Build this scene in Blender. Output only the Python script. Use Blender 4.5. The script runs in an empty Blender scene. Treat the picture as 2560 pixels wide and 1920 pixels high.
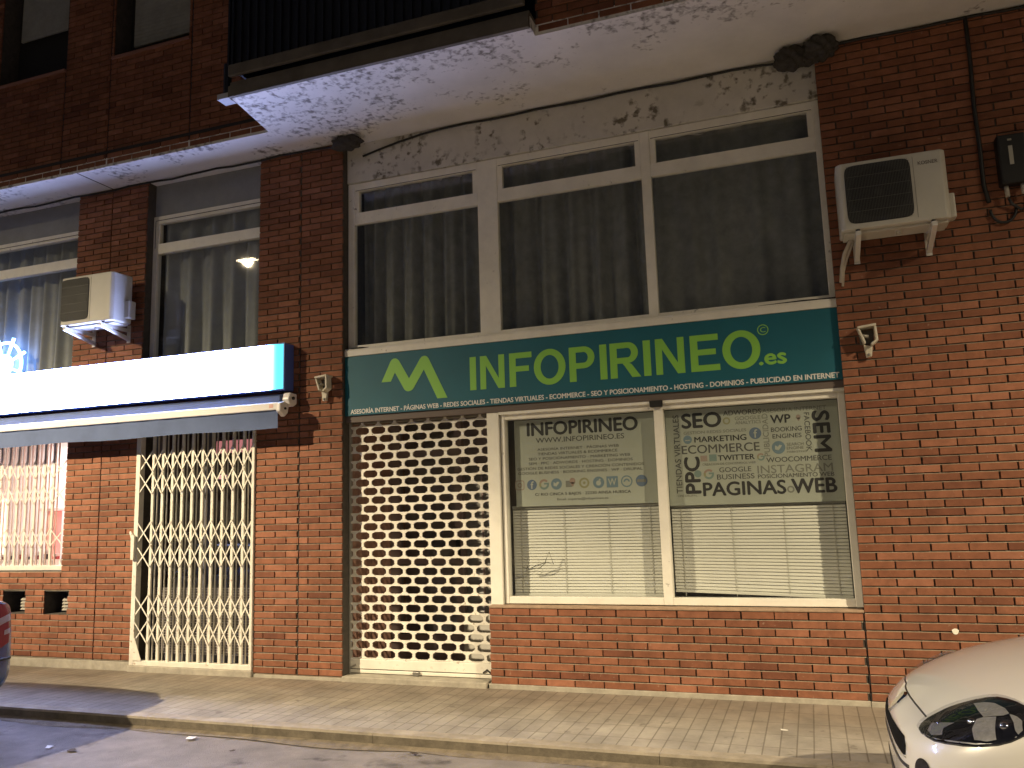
import bpy, bmesh, math, random
from mathutils import Vector, Matrix
from mathutils.bvhtree import BVHTree
random.seed(7)
SC = bpy.context.scene
COL = SC.collection
R = math.radians

# ------------------------------------------------------------------ camera
yaw, pitch, roll = R(-19.62266), R(8.55538), R(-1.73503)
cf = Vector((math.sin(yaw)*math.cos(pitch), math.cos(yaw)*math.cos(pitch), math.sin(pitch)))
cr0 = Vector((math.cos(yaw), -math.sin(yaw), 0)); cu0 = cr0.cross(cf)
cr = cr0*math.cos(roll) + cu0*math.sin(roll); cu = -cr0*math.sin(roll) + cu0*math.cos(roll)
cam = bpy.data.cameras.new('camera'); cam.sensor_width = 36; cam.lens = 2045/2560*36
cam.clip_start = .05; cam.clip_end = 2000
camo = bpy.data.objects.new('camera', cam); COL.objects.link(camo)
M = Matrix((cr, cu, -cf)).transposed().to_4x4(); M.translation = Vector((0, -6.8, 1.5))
camo.matrix_world = M
SC.camera = camo

# ------------------------------------------------------------------ night sky, exposure
w = bpy.data.worlds.new('World'); SC.world = w; w.use_nodes = True
nt = w.node_tree; sky = nt.nodes.new('ShaderNodeTexSky'); sky.sky_type = 'NISHITA'
sky.sun_disc = False; sky.sun_elevation = R(-4); sky.sun_rotation = R(200)
bg = nt.nodes['Background']; ad = nt.nodes.new('ShaderNodeMix'); ad.data_type = 'RGBA'; ad.blend_type = 'ADD'; ad.inputs[0].default_value = 1   # Nishita twilight plus the town's dim night glow
nt.links.new(sky.outputs[0], ad.inputs[6]); ad.inputs[7].default_value = (.030,.040,.075,1)
nt.links.new(ad.outputs[2], bg.inputs[0]); bg.inputs[1].default_value = .3
SC.view_settings.view_transform = 'Standard'; SC.view_settings.look = 'None'
SC.view_settings.exposure = -.08; SC.view_settings.gamma = 1
SC.cycles.use_denoising = True
SC.cycles.max_bounces = 8; SC.cycles.transparent_max_bounces = 16
SC.cycles.sample_clamp_indirect = 4

# ------------------------------------------------------------------ helpers
OFF = {}
def tag(o, label=None, cat=None, group=None, kind=None):
    if label: o['label'] = label
    if cat: o['category'] = cat
    if group: o['group'] = group
    if kind: o['kind'] = kind
    return o
def thing(name, label, cat, loc, group=None):
    o = bpy.data.objects.new(name, None); COL.objects.link(o); o.location = loc; o.empty_display_size = .1
    OFF[o] = Vector(loc); return tag(o, label, cat, group)

class MB:
    def __init__(s): s.v = []; s.f = []; s.t = []; s.m = []
    def add(s, vs, fs, tint=0., mi=0):
        n = len(s.v); s.v += [tuple(p) for p in vs]
        for f in fs: s.f.append(tuple(i+n for i in f)); s.t.append(tint); s.m.append(mi)
        return s
    def box(s, x0, x1, y0, y1, z0, z1, tint=0., mi=0):
        v = [(x0,y0,z0),(x1,y0,z0),(x1,y1,z0),(x0,y1,z0),(x0,y0,z1),(x1,y0,z1),(x1,y1,z1),(x0,y1,z1)]
        return s.add(v, [(0,3,2,1),(4,5,6,7),(0,1,5,4),(1,2,6,5),(2,3,7,6),(3,0,4,7)], tint, mi)
    def pane(s, x0, x1, y, z0, z1): return s.add([(x0,y,z0),(x1,y,z0),(x1,y,z1),(x0,y,z1)],[(0,1,2,3)])
    def prism(s, pts, y0, y1, mi=0):          # outline in XZ, given depth in Y
        n = len(pts)
        a = sum(pts[i][0]*pts[(i+1)%n][1]-pts[(i+1)%n][0]*pts[i][1] for i in range(n))
        if a < 0: pts = pts[::-1]
        v = [(x,y0,z) for x,z in pts]+[(x,y1,z) for x,z in pts]
        return s.add(v, [tuple(range(n)), tuple(range(2*n-1,n-1,-1))]+[(i,i+n,(i+1)%n+n,(i+1)%n) for i in range(n)], 0, mi)
    def prism_x(s, pts, x0, x1, mi=0):        # outline in YZ
        n = len(pts)
        a = sum(pts[i][0]*pts[(i+1)%n][1]-pts[(i+1)%n][0]*pts[i][1] for i in range(n))
        if a < 0: pts = pts[::-1]
        v = [(x1,y,z) for y,z in pts]+[(x0,y,z) for y,z in pts]
        return s.add(v, [tuple(range(n)), tuple(range(2*n-1,n-1,-1))]+[(i,i+n,(i+1)%n+n,(i+1)%n) for i in range(n)], 0, mi)
    def prism_z(s, pts, z0, z1, mi=0):        # outline in XY
        n = len(pts)
        a = sum(pts[i][0]*pts[(i+1)%n][1]-pts[(i+1)%n][0]*pts[i][1] for i in range(n))
        if a < 0: pts = pts[::-1]
        v = [(x,y,z1) for x,y in pts]+[(x,y,z0) for x,y in pts]
        return s.add(v, [tuple(range(n)), tuple(range(2*n-1,n-1,-1))]+[(i,i+n,(i+1)%n+n,(i+1)%n) for i in range(n)], 0, mi)
    def tube(s, pts, r, n=8, closed=False):
        P = [Vector(p) for p in pts]; rings = []
        N = len(P); up = None
        for i, p in enumerate(P):
            if closed: t = P[(i+1)%N]-P[i-1]
            else: t = P[min(i+1,N-1)]-P[max(i-1,0)]
            t.normalize()
            if up is None: up = Vector((0,0,1)) if abs(t.z) < .9 else Vector((0,1,0))
            a = t.cross(up); a.normalize(); b = a.cross(t); up = b
            rr = r[i] if isinstance(r, (list,tuple)) else r
            rings.append([p+(a*math.cos(k*2*math.pi/n)+b*math.sin(k*2*math.pi/n))*rr for k in range(n)])
        v = [q for g in rings for q in g]; f = []
        for i in range(N if closed else N-1):
            j = (i+1)%N
            for k in range(n): f.append((i*n+k, i*n+(k+1)%n, j*n+(k+1)%n, j*n+k))
        if not closed: f += [tuple(range(n)), tuple((N-1)*n+k for k in range(n-1,-1,-1))]
        return s.add(v, f)
    def bar(s, a, b, wx, wy):                 # square bar between two points, in the XZ plane
        a = Vector(a); b = Vector(b); t = (b-a).normalized(); n = Vector((-t.z,0,t.x))*wx/2; d = Vector((0,wy/2,0))
        v = [a-n-d,a+n-d,a+n+d,a-n+d,b-n-d,b+n-d,b+n+d,b-n+d]
        return s.add(v, [(0,1,2,3),(7,6,5,4),(0,4,5,1),(1,5,6,2),(2,6,7,3),(3,7,4,0)])
    def build(s, name, mats, parent=None, smooth=False, bevel=0, sub=0):
        me = bpy.data.meshes.new(name)
        off = Vector((0,0,0))
        if parent is not None: off = OFF[parent]
        else:
            lo = [min(p[i] for p in s.v) for i in range(3)]; hi = [max(p[i] for p in s.v) for i in range(3)]
            off = Vector(((lo[0]+hi[0])/2, (lo[1]+hi[1])/2, lo[2]))
        me.from_pydata([Vector(p)-off for p in s.v], [], s.f)
        if not isinstance(mats, (list,tuple)): mats = [mats]
        for m in mats: me.materials.append(m)
        if any(s.t): 
            at = me.attributes.new('tint', 'FLOAT', 'FACE'); at.data.foreach_set('value', s.t)
        me.polygons.foreach_set('material_index', s.m)
        if smooth: me.polygons.foreach_set('use_smooth', [True]*len(me.polygons))
        me.validate()
        bm = bmesh.new(); bm.from_mesh(me); bmesh.ops.recalc_face_normals(bm, faces=bm.faces); bm.to_mesh(me); bm.free()
        o = bpy.data.objects.new(name, me); COL.objects.link(o)
        if parent is not None: o.parent = parent; OFF[o] = off if parent.type == 'EMPTY' else OFF[parent]
        else: o.location = off; OFF[o] = off
        if bevel:
            b = o.modifiers.new('bevel','BEVEL'); b.width = bevel; b.segments = 2; b.limit_method = 'ANGLE'; b.angle_limit = R(40)
        if sub:
            b = o.modifiers.new('sub','SUBSURF'); b.levels = sub; b.render_levels = sub
        return o

# ------------------------------------------------------------------ materials
def nn(nt, t, **k):
    n = nt.nodes.new(t)
    for a, b in k.items(): setattr(n, a, b)
    return n
def mat(name, col, rough=.6, metal=0., var=0., vscale=6., bump=0., bscale=60., spec=.5, coat=0., stains=None):
    m = bpy.data.materials.new(name); m.use_nodes = True; t = m.node_tree; L = t.links
    p = t.nodes['Principled BSDF']; p.inputs['Roughness'].default_value = rough; p.inputs['Metallic'].default_value = metal
    p.inputs['Specular IOR Level'].default_value = spec; p.inputs['Coat Weight'].default_value = coat
    c = (*col, 1); p.inputs['Base Color'].default_value = c
    if var or bump or stains:
        g = nn(t,'ShaderNodeNewGeometry'); src = g.outputs['Position']
    out = None
    if var:
        n = nn(t,'ShaderNodeTexNoise'); n.inputs['Scale'].default_value = vscale; n.inputs['Detail'].default_value = 6; n.inputs['Roughness'].default_value = .65
        L.new(src, n.inputs['Vector'])
        r = nn(t,'ShaderNodeMapRange'); r.inputs[1].default_value = .3; r.inputs[2].default_value = .7; r.inputs[3].default_value = 1-var; r.inputs[4].default_value = 1+var*.6
        L.new(n.outputs['Fac'], r.inputs[0])
        x = nn(t,'ShaderNodeMix', data_type='RGBA', blend_type='MULTIPLY'); x.inputs[0].default_value = 1; x.inputs[6].default_value = c
        L.new(r.outputs[0], x.inputs[7]); out = x.outputs[2]
    if stains:                                  # (colour, noise scale, mask scale, threshold, mask threshold)
        sc, s1, s2, th, mth = stains
        a = nn(t,'ShaderNodeTexNoise'); a.inputs['Scale'].default_value = s1; a.inputs['Detail'].default_value = 3; L.new(src, a.inputs['Vector'])
        b = nn(t,'ShaderNodeTexNoise'); b.inputs['Scale'].default_value = s2; b.inputs['Detail'].default_value = 2; L.new(src, b.inputs['Vector'])
        ra = nn(t,'ShaderNodeMapRange'); ra.inputs[1].default_value = th; ra.inputs[2].default_value = th+.13; L.new(a.outputs['Fac'], ra.inputs[0])
        rb = nn(t,'ShaderNodeMapRange'); rb.inputs[1].default_value = mth; rb.inputs[2].default_value = mth+.12; L.new(b.outputs['Fac'], rb.inputs[0])
        mu = nn(t,'ShaderNodeMath', operation='MULTIPLY'); L.new(ra.outputs[0], mu.inputs[0]); L.new(rb.outputs[0], mu.inputs[1])
        x = nn(t,'ShaderNodeMix', data_type='RGBA'); L.new(mu.outputs[0], x.inputs[0])
        if out is not None: L.new(out, x.inputs[6])
        else: x.inputs[6].default_value = c
        x.inputs[7].default_value = (*sc, 1); out = x.outputs[2]
    if out is not None: L.new(out, p.inputs['Base Color'])
    if bump:
        n = nn(t,'ShaderNodeTexNoise'); n.inputs['Scale'].default_value = bscale; n.inputs['Detail'].default_value = 5; L.new(src, n.inputs['Vector'])
        b = nn(t,'ShaderNodeBump'); b.inputs['Strength'].default_value = bump; b.inputs['Distance'].default_value = .01
        L.new(n.outputs['Fac'], b.inputs['Height']); L.new(b.outputs[0], p.inputs['Normal'])
    return m
def emit(name, col, s):
    m = bpy.data.materials.new(name); m.use_nodes = True; t = m.node_tree
    p = t.nodes['Principled BSDF']; p.inputs['Base Color'].default_value = (*[min(.8,c) for c in col],1)
    p.inputs['Emission Color'].default_value = (*col,1); p.inputs['Emission Strength'].default_value = s
    return m
def glass(name, tint=(.85,.87,.86), rough=.02, dirt=0.):
    m = bpy.data.materials.new(name); m.use_nodes = True; t = m.node_tree; L = t.links
    t.nodes.remove(t.nodes['Principled BSDF']); o = t.nodes['Material Output']
    a = nn(t,'ShaderNodeBsdfTransparent'); a.inputs[0].default_value = (*tint,1)
    b = nn(t,'ShaderNodeBsdfGlossy'); b.inputs['Roughness'].default_value = rough
    g0 = nn(t,'ShaderNodeNewGeometry'); dt = nn(t,'ShaderNodeVectorMath', operation='DOT_PRODUCT'); L.new(g0.outputs['Normal'], dt.inputs[0]); L.new(g0.outputs['Incoming'], dt.inputs[1])
    ab = nn(t,'ShaderNodeMath', operation='ABSOLUTE'); L.new(dt.outputs['Value'], ab.inputs[0])
    om = nn(t,'ShaderNodeMath', operation='SUBTRACT'); om.inputs[0].default_value = 1; L.new(ab.outputs[0], om.inputs[1])
    pw = nn(t,'ShaderNodeMath', operation='POWER'); pw.inputs[1].default_value = 5; L.new(om.outputs[0], pw.inputs[0])
    f = nn(t,'ShaderNodeMath', operation='MULTIPLY_ADD'); f.inputs[1].default_value = .9; f.inputs[2].default_value = .07; L.new(pw.outputs[0], f.inputs[0])
    x = nn(t,'ShaderNodeMixShader'); L.new(f.outputs[0], x.inputs[0]); L.new(a.outputs[0], x.inputs[1]); L.new(b.outputs[0], x.inputs[2])
    last = x
    if dirt:
        d = nn(t,'ShaderNodeBsdfDiffuse'); d.inputs[0].default_value = (.3,.3,.28,1)
        n = nn(t,'ShaderNodeTexNoise'); n.inputs['Scale'].default_value = 5; n.inputs['Detail'].default_value = 6
        g = nn(t,'ShaderNodeNewGeometry'); L.new(g.outputs['Position'], n.inputs['Vector'])
        r = nn(t,'ShaderNodeMapRange'); r.inputs[1].default_value = .35; r.inputs[2].default_value = .75; r.inputs[4].default_value = dirt; L.new(n.outputs['Fac'], r.inputs[0])
        y = nn(t,'ShaderNodeMixShader'); L.new(r.outputs[0], y.inputs[0]); L.new(x.outputs[0], y.inputs[1]); L.new(d.outputs[0], y.inputs[2]); last = y
    L.new(last.outputs[0], o.inputs[0]); return m
def brick_mat(name, ca, cb, cc):
    m = bpy.data.materials.new(name); m.use_nodes = True; t = m.node_tree; L = t.links
    p = t.nodes['Principled BSDF']; p.inputs['Roughness'].default_value = .82; p.inputs['Specular IOR Level'].default_value = .25
    a = nn(t,'ShaderNodeAttribute', attribute_name='tint'); r = nn(t,'ShaderNodeValToRGB')
    r.color_ramp.elements[0].color = (*ca,1); r.color_ramp.elements[0].position = .05; r.color_ramp.elements[1].color = (*cc,1)
    e = r.color_ramp.elements.new(.55); e.color = (*cb,1); L.new(a.outputs['Fac'], r.inputs[0])
    g = nn(t,'ShaderNodeNewGeometry')
    n = nn(t,'ShaderNodeTexNoise'); n.inputs['Scale'].default_value = 9; n.inputs['Detail'].default_value = 8; n.inputs['Roughness'].default_value = .7; L.new(g.outputs['Position'], n.inputs['Vector'])
    mr = nn(t,'ShaderNodeMapRange'); mr.inputs[1].default_value = .3; mr.inputs[2].default_value = .7; mr.inputs[3].default_value = .72; mr.inputs[4].default_value = 1.18; L.new(n.outputs['Fac'], mr.inputs[0])
    x = nn(t,'ShaderNodeMix', data_type='RGBA', blend_type='MULTIPLY'); x.inputs[0].default_value = 1; L.new(r.outputs[0], x.inputs[6]); L.new(mr.outputs[0], x.inputs[7])
    n3 = nn(t,'ShaderNodeTexNoise'); n3.inputs['Scale'].default_value = 28; n3.inputs['Detail'].default_value = 4; L.new(g.outputs['Position'], n3.inputs['Vector'])
    r3 = nn(t,'ShaderNodeMapRange'); r3.inputs[1].default_value = .66; r3.inputs[2].default_value = .74; r3.inputs[4].default_value = .55; L.new(n3.outputs['Fac'], r3.inputs[0])
    y = nn(t,'ShaderNodeMix', data_type='RGBA'); L.new(r3.outputs[0], y.inputs[0]); L.new(x.outputs[2], y.inputs[6]); y.inputs[7].default_value = (.36,.24,.17,1)
    n5 = nn(t,'ShaderNodeTexNoise'); n5.inputs['Scale'].default_value = 1.1; n5.inputs['Detail'].default_value = 5; n5.inputs['Roughness'].default_value = .6; L.new(g.outputs['Position'], n5.inputs['Vector'])
    r5 = nn(t,'ShaderNodeMapRange'); r5.inputs[1].default_value = .3; r5.inputs[2].default_value = .7; r5.inputs[3].default_value = .78; r5.inputs[4].default_value = 1.14; L.new(n5.outputs['Fac'], r5.inputs[0])
    z5 = nn(t,'ShaderNodeMix', data_type='RGBA', blend_type='MULTIPLY'); z5.inputs[0].default_value = 1; L.new(y.outputs[2], z5.inputs[6]); L.new(r5.outputs[0], z5.inputs[7])
    L.new(z5.outputs[2], p.inputs['Base Color'])
    n2 = nn(t,'ShaderNodeTexNoise'); n2.inputs['Scale'].default_value = 130; n2.inputs['Detail'].default_value = 4; L.new(g.outputs['Position'], n2.inputs['Vector'])
    b = nn(t,'ShaderNodeBump'); b.inputs['Strength'].default_value = .35; b.inputs['Distance'].default_value = .004; L.new(n2.outputs['Fac'], b.inputs['Height']); L.new(b.outputs[0], p.inputs['Normal'])
    return m

BR = brick_mat('brick', (.170,.064,.037), (.245,.099,.054), (.31,.132,.078))
MORTAR = mat('mortar', (.25,.205,.15), .9, var=.3, vscale=18, bump=.3, bscale=90)
MBED = mat('mortar_bed', (.075,.065,.055), .95, var=.3, vscale=18)
JOINT = mat('joint_filler', (.03,.028,.028), .9)
WHITE = mat('white_frame_paint', (.80,.775,.69), .45, var=.10, vscale=5, stains=((.22,.20,.17), 22, 3, .66, .5))
WHITE2 = mat('white_metal', (.82,.80,.71), .4, var=.07, vscale=7)
PLASTER = mat('soffit_plaster', (.72,.70,.67), .9, var=.10, vscale=2.2, bump=.15, bscale=40)
PANELW = mat('panel_plaster', (.60,.58,.53), .85, var=.14, vscale=3, stains=((.15,.13,.10), 15, 2.2, .54, .42))
RENDER = mat('grey_render', (.26,.27,.27), .9, var=.15, vscale=4, bump=.2)
CONC = mat('concrete', (.36,.33,.27), .9, var=.3, vscale=7, bump=.4, bscale=45)
DARK = mat('dark_interior', (.012,.012,.014), .9)
VOID = mat('dark_room', (.05,.05,.05), .95)
BLACK = mat('black_rubber', (.012,.012,.013), .55)
BROWNB = mat('balcony_beam', (.12,.105,.085), .8, var=.3, vscale=4)
RAIL = mat('dark_railing', (.012,.013,.018), .5)
GLASS = glass('window_glass', dirt=.10)
GLASSC = glass('clear_glass', (.93,.95,.94), dirt=.03)
CURT = mat('curtain_grey', (.27,.275,.255), .95, var=.25, vscale=9)
CURTL = mat('curtain_pale', (.40,.415,.43), .95, var=.15, vscale=5)

def plaster_spots():
    t = PLASTER.node_tree; L = t.links; p = t.nodes['Principled BSDF']
    g = nn(t,'ShaderNodeNewGeometry'); sx = nn(t,'ShaderNodeSeparateXYZ'); L.new(g.outputs['Position'], sx.inputs[0])
    old = p.inputs['Base Color'].links[0].from_socket
    a = nn(t,'ShaderNodeTexNoise'); a.inputs['Scale'].default_value = 19; a.inputs['Detail'].default_value = 2.5; a.inputs['Distortion'].default_value = .3; L.new(g.outputs['Position'], a.inputs['Vector'])
    b = nn(t,'ShaderNodeTexNoise'); b.inputs['Scale'].default_value = 1.7; b.inputs['Detail'].default_value = 2; L.new(g.outputs['Position'], b.inputs['Vector'])
    # mould gathers towards the outer edge of the slab (more negative y)
    e = nn(t,'ShaderNodeMapRange'); e.inputs[1].default_value = -.15; e.inputs[2].default_value = -1.15; e.inputs[3].default_value = -.16; e.inputs[4].default_value = .12; L.new(sx.outputs[1], e.inputs[0])
    ad0 = nn(t,'ShaderNodeMath', operation='ADD'); L.new(b.outputs['Fac'], ad0.inputs[0]); L.new(e.outputs[0], ad0.inputs[1])
    ex = nn(t,'ShaderNodeMapRange'); ex.inputs[1].default_value = -1.0; ex.inputs[2].default_value = -5.0; ex.inputs[3].default_value = 0; ex.inputs[4].default_value = .19; L.new(sx.outputs[0], ex.inputs[0])
    ad = nn(t,'ShaderNodeMath', operation='ADD'); L.new(ad0.outputs[0], ad.inputs[0]); L.new(ex.outputs[0], ad.inputs[1])
    mk = nn(t,'ShaderNodeMapRange'); mk.inputs[1].default_value = .42; mk.inputs[2].default_value = .62; L.new(ad.outputs[0], mk.inputs[0])
    th = nn(t,'ShaderNodeMapRange'); th.inputs[1].default_value = 0; th.inputs[2].default_value = 1; th.inputs[3].default_value = .72; th.inputs[4].default_value = .47; L.new(mk.outputs[0], th.inputs[0])
    su = nn(t,'ShaderNodeMath', operation='SUBTRACT'); L.new(a.outputs['Fac'], su.inputs[0]); L.new(th.outputs[0], su.inputs[1])
    ss = nn(t,'ShaderNodeMapRange'); ss.inputs[1].default_value = 0; ss.inputs[2].default_value = .22; ss.inputs[4].default_value = .85; L.new(su.outputs[0], ss.inputs[0])
    x = nn(t,'ShaderNodeMix', data_type='RGBA'); L.new(ss.outputs[0], x.inputs[0]); L.new(old, x.inputs[6]); x.inputs[7].default_value = (.13,.115,.10,1)
    L.new(x.outputs[2], p.inputs['Base Color'])
plaster_spots()

# ------------------------------------------------------------------ ground
PZ, RZ, KY = -.03, -.12, -1.50
def tiles_mat():
    m = bpy.data.materials.new('pavement_tiles'); m.use_nodes = True; t = m.node_tree; L = t.links; p = t.nodes['Principled BSDF']
    g = nn(t,'ShaderNodeNewGeometry'); mp = nn(t,'ShaderNodeMapping'); mp.inputs['Rotation'].default_value = (0,0,R(90)); L.new(g.outputs['Position'], mp.inputs[0])
    br = nn(t,'ShaderNodeTexBrick'); br.offset = 0; br.inputs['Scale'].default_value = 1; br.inputs['Brick Width'].default_value = .30; br.inputs['Row Height'].default_value = .10
    br.inputs['Mortar Size'].default_value = .005; br.inputs['Mortar Smooth'].default_value = .3; br.inputs['Color1'].default_value = (.33,.305,.265,1); br.inputs['Color2'].default_value = (.29,.265,.23,1); br.inputs['Mortar'].default_value = (.19,.17,.14,1)
    L.new(mp.outputs[0], br.inputs[0])
    n = nn(t,'ShaderNodeTexNoise'); n.inputs['Scale'].default_value = 2.3; n.inputs['Detail'].default_value = 8; n.inputs['Roughness'].default_value = .7; L.new(g.outputs['Position'], n.inputs[0])
    r = nn(t,'ShaderNodeMapRange'); r.inputs[1].default_value = .3; r.inputs[2].default_value = .7; r.inputs[3].default_value = .62; r.inputs[4].default_value = 1.25; L.new(n.outputs['Fac'], r.inputs[0])
    x = nn(t,'ShaderNodeMix', data_type='RGBA', blend_type='MULTIPLY'); x.inputs[0].default_value = 1; L.new(br.outputs[0], x.inputs[6]); L.new(r.outputs[0], x.inputs[7])
    # darker, browner band along the foot of the wall
    sx = nn(t,'ShaderNodeSeparateXYZ'); L.new(g.outputs['Position'], sx.inputs[0])
    n2 = nn(t,'ShaderNodeTexNoise'); n2.inputs['Scale'].default_value = 1.3; n2.inputs['Detail'].default_value = 6; L.new(g.outputs['Position'], n2.inputs[0])
    ad = nn(t,'ShaderNodeMath', operation='MULTIPLY_ADD'); ad.inputs[1].default_value = .9; L.new(n2.outputs['Fac'], ad.inputs[0]); L.new(sx.outputs[1], ad.inputs[2])
    rr = nn(t,'ShaderNodeMapRange'); rr.inputs[1].default_value = -.55; rr.inputs[2].default_value = .15; rr.inputs[4].default_value = .7; L.new(ad.outputs[0], rr.inputs[0])
    y = nn(t,'ShaderNodeMix', data_type='RGBA', blend_type='MULTIPLY'); L.new(rr.outputs[0], y.inputs[0]); L.new(x.outputs[2], y.inputs[6]); y.inputs[7].default_value = (.62,.52,.42,1)
    vo = nn(t,'ShaderNodeTexNoise'); vo.inputs['Scale'].default_value = 11; vo.inputs['Detail'].default_value = 3; L.new(g.outputs['Position'], vo.inputs['Vector'])
    rv = nn(t,'ShaderNodeMapRange'); rv.inputs[1].default_value = .66; rv.inputs[2].default_value = .74; rv.inputs[4].default_value = .6; L.new(vo.outputs['Fac'], rv.inputs[0])
    yy = nn(t,'ShaderNodeMix', data_type='RGBA'); L.new(rv.outputs[0], yy.inputs[0]); L.new(y.outputs[2], yy.inputs[6]); yy.inputs[7].default_value = (.12,.105,.085,1)
    L.new(yy.outputs[2], p.inputs['Base Color']); p.inputs['Roughness'].default_value = .8
    b = nn(t,'ShaderNodeBump'); b.inputs['Strength'].default_value = .5; b.inputs['Distance'].default_value = .004; b.invert = True
    L.new(br.outputs['Fac'], b.inputs['Height'])
    n4 = nn(t,'ShaderNodeTexNoise'); n4.inputs['Scale'].default_value = 70; n4.inputs['Detail'].default_value = 4; L.new(g.outputs['Position'], n4.inputs[0])
    b2 = nn(t,'ShaderNodeBump'); b2.inputs['Strength'].default_value = .3; b2.inputs['Distance'].default_value = .004; L.new(n4.outputs['Fac'], b2.inputs['Height']); L.new(b.outputs[0], b2.inputs['Normal']); L.new(b2.outputs[0], p.inputs['Normal'])
    return m
ASPH = mat('asphalt', (.20,.18,.165), .85, var=.35, vscale=3.0, bump=.55, bscale=120, stains=((.07,.06,.055), 5, 1.2, .60, .45))
def grid(x0,x1,nx,y0,y1,ny,zf):
    mb = MB(); vs = [(x0+(x1-x0)*i/nx, y0+(y1-y0)*j/ny, zf(x0+(x1-x0)*i/nx, y0+(y1-y0)*j/ny)) for j in range(ny+1) for i in range(nx+1)]
    return mb.add(vs, [(j*(nx+1)+i, j*(nx+1)+i+1, (j+1)*(nx+1)+i+1, (j+1)*(nx+1)+i) for j in range(ny) for i in range(nx)])
tag(MB().add([(-400,-400,RZ-.05),(400,-400,RZ-.05),(400,400,RZ-.05),(-400,400,RZ-.05)],[(0,1,2,3)]).build('ground', CONC), kind='structure')
tag(grid(-60,60,120,-9.5,KY+.01,8,lambda x,y: RZ+.004*math.sin(x*1.7+y)).build('road', ASPH, smooth=True), kind='structure')
TILES = tiles_mat()
tag(MB().box(-60,60,KY+.12,1.0,RZ-.04,PZ).build('pavement', TILES), kind='structure')
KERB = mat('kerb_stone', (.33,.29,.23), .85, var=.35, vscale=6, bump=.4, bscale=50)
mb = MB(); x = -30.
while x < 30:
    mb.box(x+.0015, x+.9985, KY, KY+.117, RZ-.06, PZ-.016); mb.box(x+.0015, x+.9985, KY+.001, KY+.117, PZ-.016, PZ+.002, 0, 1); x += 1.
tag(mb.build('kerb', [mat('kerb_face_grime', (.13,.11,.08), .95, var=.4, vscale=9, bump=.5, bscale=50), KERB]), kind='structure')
tag(MB().box(-60,60,-12.5,-9.5,RZ-.04,PZ).build('pavement', TILES), kind='structure')
GRIT = mat('gutter_grit', (.17,.14,.10), .95, var=.4, vscale=12, bump=.6, bscale=70)
mb = MB(); N = 160
vs = []; 
for i in range(N+1):
    x = -12+18*i/N; wd = .05+.05*abs(math.sin(x*1.3)+.6*math.sin(x*3.7+1)); vs += [(x,KY-.0,RZ+.022),(x,KY-wd*.5,RZ+.012),(x,KY-wd,RZ+.0045)]
fs = []
for i in range(N):
    for k in range(2): fs.append((i*3+k,i*3+k+1,i*3+k+4,i*3+k+3))
tag(mb.add(vs,fs).build('gutter_dirt', GRIT, smooth=True), kind='stuff')

# ------------------------------------------------------------------ street lamps (across and along the street; both throw light on the front)
LAMPM = emit('lamp_lens', (1,.80,.50), 40); STEEL = mat('galvanised_steel', (.35,.36,.36), .5, .8)
def street_lamp(x, y, z, label, power, half, blend, aim, side):
    t = thing('street_lamp', label, 'street lamp', (x-side*1.2, y, PZ if y < -9 else RZ), 'street lamps lighting the front')
    mb = MB(); mb.tube([(x-side*1.2,y,RZ),(x-side*1.2,y,4),(x-side*1.2,y,z+.1)], [.075,.06,.045]); mb.build('pole', STEEL, t, smooth=True)
    mb = MB(); mb.tube([(x-side*1.2,y,z+.02),(x-side*.7,y,z+.13),(x-side*.2,y,z+.14)], .03); mb.build('arm', STEEL, t, smooth=True)
    hd = MB().box(x-.30,x+.30,y-.14,y+.14,z+.08,z+.18).build('head', STEEL, t, bevel=.03)
    MB().box(x-.24,x+.24,y-.10,y+.10,z+.065,z+.079).build('lens', LAMPM, t)
    l = bpy.data.lights.new('lamp_light','SPOT'); l.energy = power; l.color = (1,.81,.53); l.spot_size = R(2*half); l.spot_blend = blend; l.shadow_soft_size = .09
    l.use_nodes = True; lt = l.node_tree; em = lt.nodes['Emission']; tc = nn(lt,'ShaderNodeTexCoord'); sp = nn(lt,'ShaderNodeSeparateXYZ'); lt.links.new(tc.outputs['Normal'], sp.inputs[0])
    ab = nn(lt,'ShaderNodeMath', operation='ABSOLUTE'); lt.links.new(sp.outputs[2], ab.inputs[0]); cv = nn(lt,'ShaderNodeFloatCurve')
    c = cv.mapping.curves[0]; c.points[0].location = (0,0); c.points[1].location = aim[-1]
    for pnt in aim[:-1]: c.points.new(*pnt)
    cv.mapping.update(); lt.links.new(ab.outputs[0], cv.inputs['Value']); lt.links.new(cv.outputs[0], em.inputs['Strength'])
    o = bpy.data.objects.new('lamp_light', l); COL.objects.link(o); o.parent = t
    o.location = Vector((x,y,z+.03))-OFF[t]
    o.rotation_euler = (0,0,0)      # a cut-off luminaire: it throws its light straight down and outward, little of it upward
street_lamp(-11.9,-8.2,7.3, 'steel street lamp on the far pavement, left along the street', 18800, 84, .05, [(.18,0),(.23,.012),(.29,.055),(.35,.17),(.407,.44),(.45,.82),(.53,.95),(.65,.40),(.8,.08),(1,.04)], -1)
street_lamp(8.4,-7.0,7.4, 'steel street lamp reaching over the road at the right', 12000, 84, .05, [(.2,0),(.28,.012),(.353,.075),(.424,.44),(.5,.85),(.56,1),(.66,.8),(.78,.3),(1,.06)], 1)

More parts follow.
